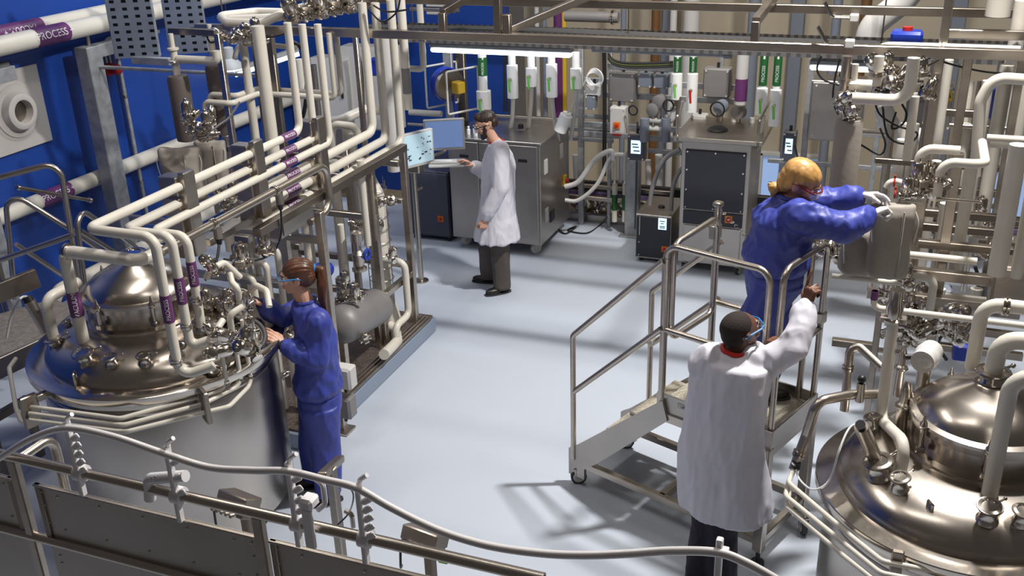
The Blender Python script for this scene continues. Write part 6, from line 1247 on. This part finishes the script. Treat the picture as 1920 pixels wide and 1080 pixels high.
# steel cabinets behind the right rack
for (x0, y0, x1, y1, Y, lb) in ((1512, 155, 1625, 262, 9.7, 'wide steel control cabinet behind the lagged column on the right'), (1700, 175, 1745, 245, 9.3, 'steel cabinet with a green tag behind the right rack'), (1757, 165, 1790, 245, 9.3, 'steel cabinet with a yellow warning plate in the right rack'), (1850, 170, 1895, 255, 9.3, 'steel cabinet behind the blue cover at the right')):
    t, c_, w_, h_ = wbox(x0, y0, x1, y1, Y, lb, PANEL, .3, None, 'cabinet', 'wall_cabinet')
    if x0 != 1512:
        MB().box((c_.x, Y-.016, c_.z-.1 if x0 != 1757 else c_.z+.12), (.08, .004, .09) if x0 == 1757 else (.05, .004, .045)).build('warning_plate', YELLOW, t)
        if x0 == 1757: tri = c_+Vector((0, -.0, .13)); MB().tube([(tri.x-.025, Y-.02, tri.z-.02), (tri.x+.025, Y-.02, tri.z-.02), (tri.x, Y-.02, tri.z+.025), (tri.x-.025, Y-.02, tri.z-.02)], .003, .001, 6).build('warning_triangle', BLACK, t); MB().beam((tri.x+.004, Y-.02, tri.z+.010), (tri.x-.003, Y-.02, tri.z-.012), .004).build('warning_bolt', BLACK, t)
        if x0 == 1700: MB().box((c_.x+.12, Y-.03, c_.z+.12), (.05, .02, .14), bev=.02).build('green_tag', GREEN, t); MB().box((c_.x, Y-.016, c_.z-.19), (.12, .004, .05)).build('white_label', LGREY, t)
wbox(1672, 296, 1702, 322, 9.8, 'white plastic box behind the rack under the grey duct', BRIGHT, .1)
pipe('broad grey duct curving up above the bridge beam at the right', [at(1625, 90, Y=8.6), at(1632, 50, Y=8.6), at(1690, 5, Y=8.6), at(1720, -30, Y=8.6)], .10, LGREY, bend=.3, name='air_duct', cat='duct')
pipe('broad pale duct sweeping low behind the right rack', [at(1655, 200, Y=8.2), at(1672, 245, Y=8.2), at(1740, 260, Y=8.2)], .07, LGREY, bend=.2, name='air_duct', cat='duct')
s = at(1588, 245, Y=8.8); pipe('steel pipe running level behind the lagged column', route(s, ('x', 1665, 248)), .03, STEEL)
vpipe(1870, 30, 1872, -10, 7.2, .075, 'fat pale pipe end at the top right corner'); 
# small clutter on the cart and helmets
q = at(868, 238, Y=9.75); t = thing('helmet_harness', q, 'black and lime harness hanging at the wall beside the bearded face', 'harness'); MB().ell(q, (.07, .04, .11)).build('harness_body', BLACK, t); MB().tube([q+Vector((-.05, -.05, .06)), q+Vector((.04, -.05, -.01)), q+Vector((-.02, -.05, -.07))], .008, .02, 6).build('lime_strap', LIME, t)
for i in range(6):
    q = Vector((-4.25+.05*i, 9.38+.04*(i % 3), 1.245)); t = thing('sample_bottle', q, ORD[i]+' of the small clear sample bottles on the cart corner, from the left', 'bottle'); MB().lathe([(.018, 0), (.019, .05), (.010, .06), (.010, .07)], q, n=12).build('glass_body', GLASS, t); MB().cyl(q+Vector((0, 0, .07)), q+Vector((0, 0, .085)), .012).build('cap', BRIGHT, t)
for nm, p in (('high_bay_lamp', Vector((0, 0, .2))), ('strip_lamp.002', Vector((0, 0, .03))), ('strip_lamp.003', Vector((0, 0, .05)))):
    o = bpy.data.objects.get(nm)
    if o: q = ORG[o.name]+p; MB().cyl(q, (q.x, q.y, 5.2), .006, n=8).build('hanger_rod', DSTEEL, o)
# ------------------------------------------------------------------ deeper layers of the racks
rnd = random.Random(77)
_xs = sorted(rnd.uniform(1625, 1912) for _ in range(16))
for i, x in enumerate(_xs):
    Y = 7.5+rnd.uniform(-.25, .5); y2 = 500+rnd.uniform(-20, 60); yt = rnd.choice((110, 230, 260, 150)); r_ = rnd.choice((.016, .022, .03, .036))
    a_ = at(x, y2, Y=Y); pipe(ORD[i]+' from the left of the slender risers at the back of the right rack', [a_, along(a_, 'z', x+12, yt)], r_, rnd.choice((WHITE, WHITE, STEEL, LGREY)), collars=[(0, .3)])
for i, (x, y, x2, Y) in enumerate(((1700, 350, 1910, 7.4), (1690, 400, 1915, 7.6), (1650, 440, 1915, 7.7), (1640, 560, 1915, 6.9), (1660, 600, 1915, 6.8), (1690, 640, 1920, 6.7), (1560, 700-60, 1640, 6.2), (1770, 210, 1920, 7.6))):
    a_ = at(x, y, Y=Y); MB().beam(a_, along(a_, 'x', x2, y+10), .05).build('rear_beam', DSTEEL, rk)
for i, (x, y, x2, Y) in enumerate(((1690, 430, 1900, 7.1), (1640, 655, 1700, 6.3), (1700, 545, 1850, 6.7), (1780, 235, 1920, 7.3), (1560, 517, 1690, 5.9))):
    a_ = at(x, y, Y=Y); pipe(ORD[i]+' from the top of the level steel and white runs inside the right rack' if i < 4 else 'thin pale tube reaching left below the large lagging jacket', [a_, along(a_, 'x', x2, y+10)], .018, STEEL if i % 2 else WHITE)
for i, (x, y, w_, h_, Y, m_, lb) in enumerate(((1752, 460, .10, .16, 7.2, GREYBOX, 'grey box deep in the right rack below the gloved hands'), (1815, 440, .14, .12, 7.3, LGREY, 'pale box deep in the right rack, middle'), (1765, 555, .12, .14, 6.9, BLUEGREY, 'blue-grey box low in the right rack'), (1862, 560, .12, .2, 6.8, GREYBOX, 'grey box low in the right rack near the elbow pipe'), (1800, 655, .09, .12, 6.5, BLUEP, 'bright blue motor seen behind the right vessel dome'), (1725, 210, .22, .22, 8.5, GREYBOX, 'grey housing behind the looping cables'))):
    q = at(x, y, Y=Y); t = thing('equipment_box', q, lb, 'box'); MB().box(q, (w_, .12, h_), bev=.01).build('housing', m_, t); MB().box(q-Vector((0, .065, 0)), (w_*.85, .012, h_*.85), bev=.004).build('cover', m_, t)
for i, (x, y) in enumerate(((1700, 500), (1765, 585), (1828, 500))):
    q = at(x, y, Y=6.9); cable(('left', 'middle', 'right')[i]+' black cable bunch low inside the right rack', [q, at(x+8, y+30, Y=6.9), at(x-6, y+60, Y=6.9), at(x+10, y+90, Y=6.9)], .012)
cluster(12, 1790, 420, 90, 60, dict(Y=7.0), .25, 'polished fitting deep in the right rack', 'fittings deep in the right rack', 1.1, 71)
cluster(8, 1700, 620, 40, 25, dict(Y=6.1), .15, 'polished fitting above the kinked pipe', 'fittings above the kinked pipe', 1.1, 72)
# left: white ducting and frames behind the risers
for i, (x2, y2, x, y, Y, r, m_) in enumerate(((585, 300, 575, 110, 8.6, .04, WHITE), (612, 330, 604, 120, 8.2, .03, STEEL), (662, 330, 655, 240, 7.6, .05, WHITE), (676, 420, 668, 250, 7.3, .025, WHITE), (740, 300, 728, 60, 7.6, .06, LGREY), (530, 330, 520, 180, 7.6, .03, WHITE), (440, 330, 425, 130, 7.7, .028, LGREY), (463, 420, 452, 250, 6.9, .03, WHITE), (408, 380, 398, 300, 6.6, .02, STEEL), (655, 560, 648, 420, 6.4, .025, WHITE), (590, 560, 584, 400, 6.4, .03, WHITE))):
    vpipe(x2, y2+20, x, y, Y, r, ('tall', 'steel', 'stout', 'slim', 'fat grey', 'short', 'grey', 'half-hidden', 'thin steel', 'low slim', 'low stout')[i]+' riser in the second row behind the left pipe bundle', m_)
pipe('white pipe bending through the gap behind the left risers', [at(610, 232, Y=7.8), at(640, 225, Y=7.8), at(685, 205, Y=8.0), at(735, 208, Y=8.2)], .045, bend=.1)
pipe('stout white hoop pipe in front of the grey cabinets', [at(622, 300, Y=7.4), at(622, 232, Y=7.4), at(668, 238, Y=7.4), at(672, 262, Y=7.4)], .035, bend=.08)
pipe('black-wrapped hose curving down behind the tall frame', smooth_path([at(540, 75, Y=7.4), at(565, 90, Y=7.4), at(575, 130, Y=7.4), at(572, 200, Y=7.4), at(560, 240, Y=7.4)], 6), .018, RUBBER, name='hose', cat='hose')
pipe('white wiring tube arching below the top beam', smooth_path([at(440, 110, Y=7.2), at(452, 85, Y=7.2), at(500, 84, Y=7.2), at(555, 90, Y=7.2)], 6), .022, WHITE, name='hose', cat='hose')
for i, (pp, Y) in enumerate((([(690, 15), (715, 40), (742, 25), (750, 0)], 6.9), ([(700, 10), (725, 22), (765, 18)], 6.9), ([(420, 70), (450, 62), (500, 70), (540, 62)], 6.8), ([(385, 62), (395, 80), (412, 72)], 6.6))):
    cable(('drooping black cable at the top of the tall risers', 'second black cable at the top of the tall risers', 'black cable strung under the beam on the left', 'short black cable above the lagged columns')[i], [at(x, y, Y=Y) for x, y in pp], .007)
cluster(9, 455, 75, 45, 10, dict(Y=6.7), .12, 'small fitting hanging under the left end of the bridge beam', 'fittings under the bridge beam', .9, 73)
for (x, y, x2, Y, w) in ((480, 452, 565, 5.9, .05), (400, 440, 470, 5.4, .05), (705, 372, 755, 6.9, .04)):
    a_ = at(x, y, Y=Y); MB().beam(a_, along(a_, 'x', x2, y+10), w).build('cross_beam', STEEL, sk)
t = thing('wall_cabinet', at(560, 330, Y=8.8), 'pale instrument cabinet deep behind the pipe bundle', 'cabinet'); q = at(628, 265, Y=8.9); MB().box(q, (.42, .2, .5), bev=.01).build('body', LGREY, t); MB().box(q-Vector((0, .11, 0)), (.38, .02, .46), bev=.01).build('door', GREYBOX, t)
# overhead: high ducts and trunks beyond the bridge
for i, (x, y, x2, Y, r_, lb) in enumerate(((770, 16, 860, 11.0, .03, 'thin level pipe high on the blue wall'), (1060, 30, 1160, 10.8, .06, 'short stout level pipe above the tray, with a flange'), (925, 5, 1050, 11.2, .04, 'level grey pipe high behind the bridge diagonals'))):
    a_ = at(x, y, Y=Y); pipe(lb, [a_, along(a_, 'x', x2, y+3)], r_, GREYBOX if i else STEEL, collars=[(0, .9)])
o = MB().box(at(820, 10, Y=11.3), (.22, .2, .2), bev=.01).build('wall_panel', LGREY); tag(o, 'small pale box high on the blue wall above the tray', 'box')
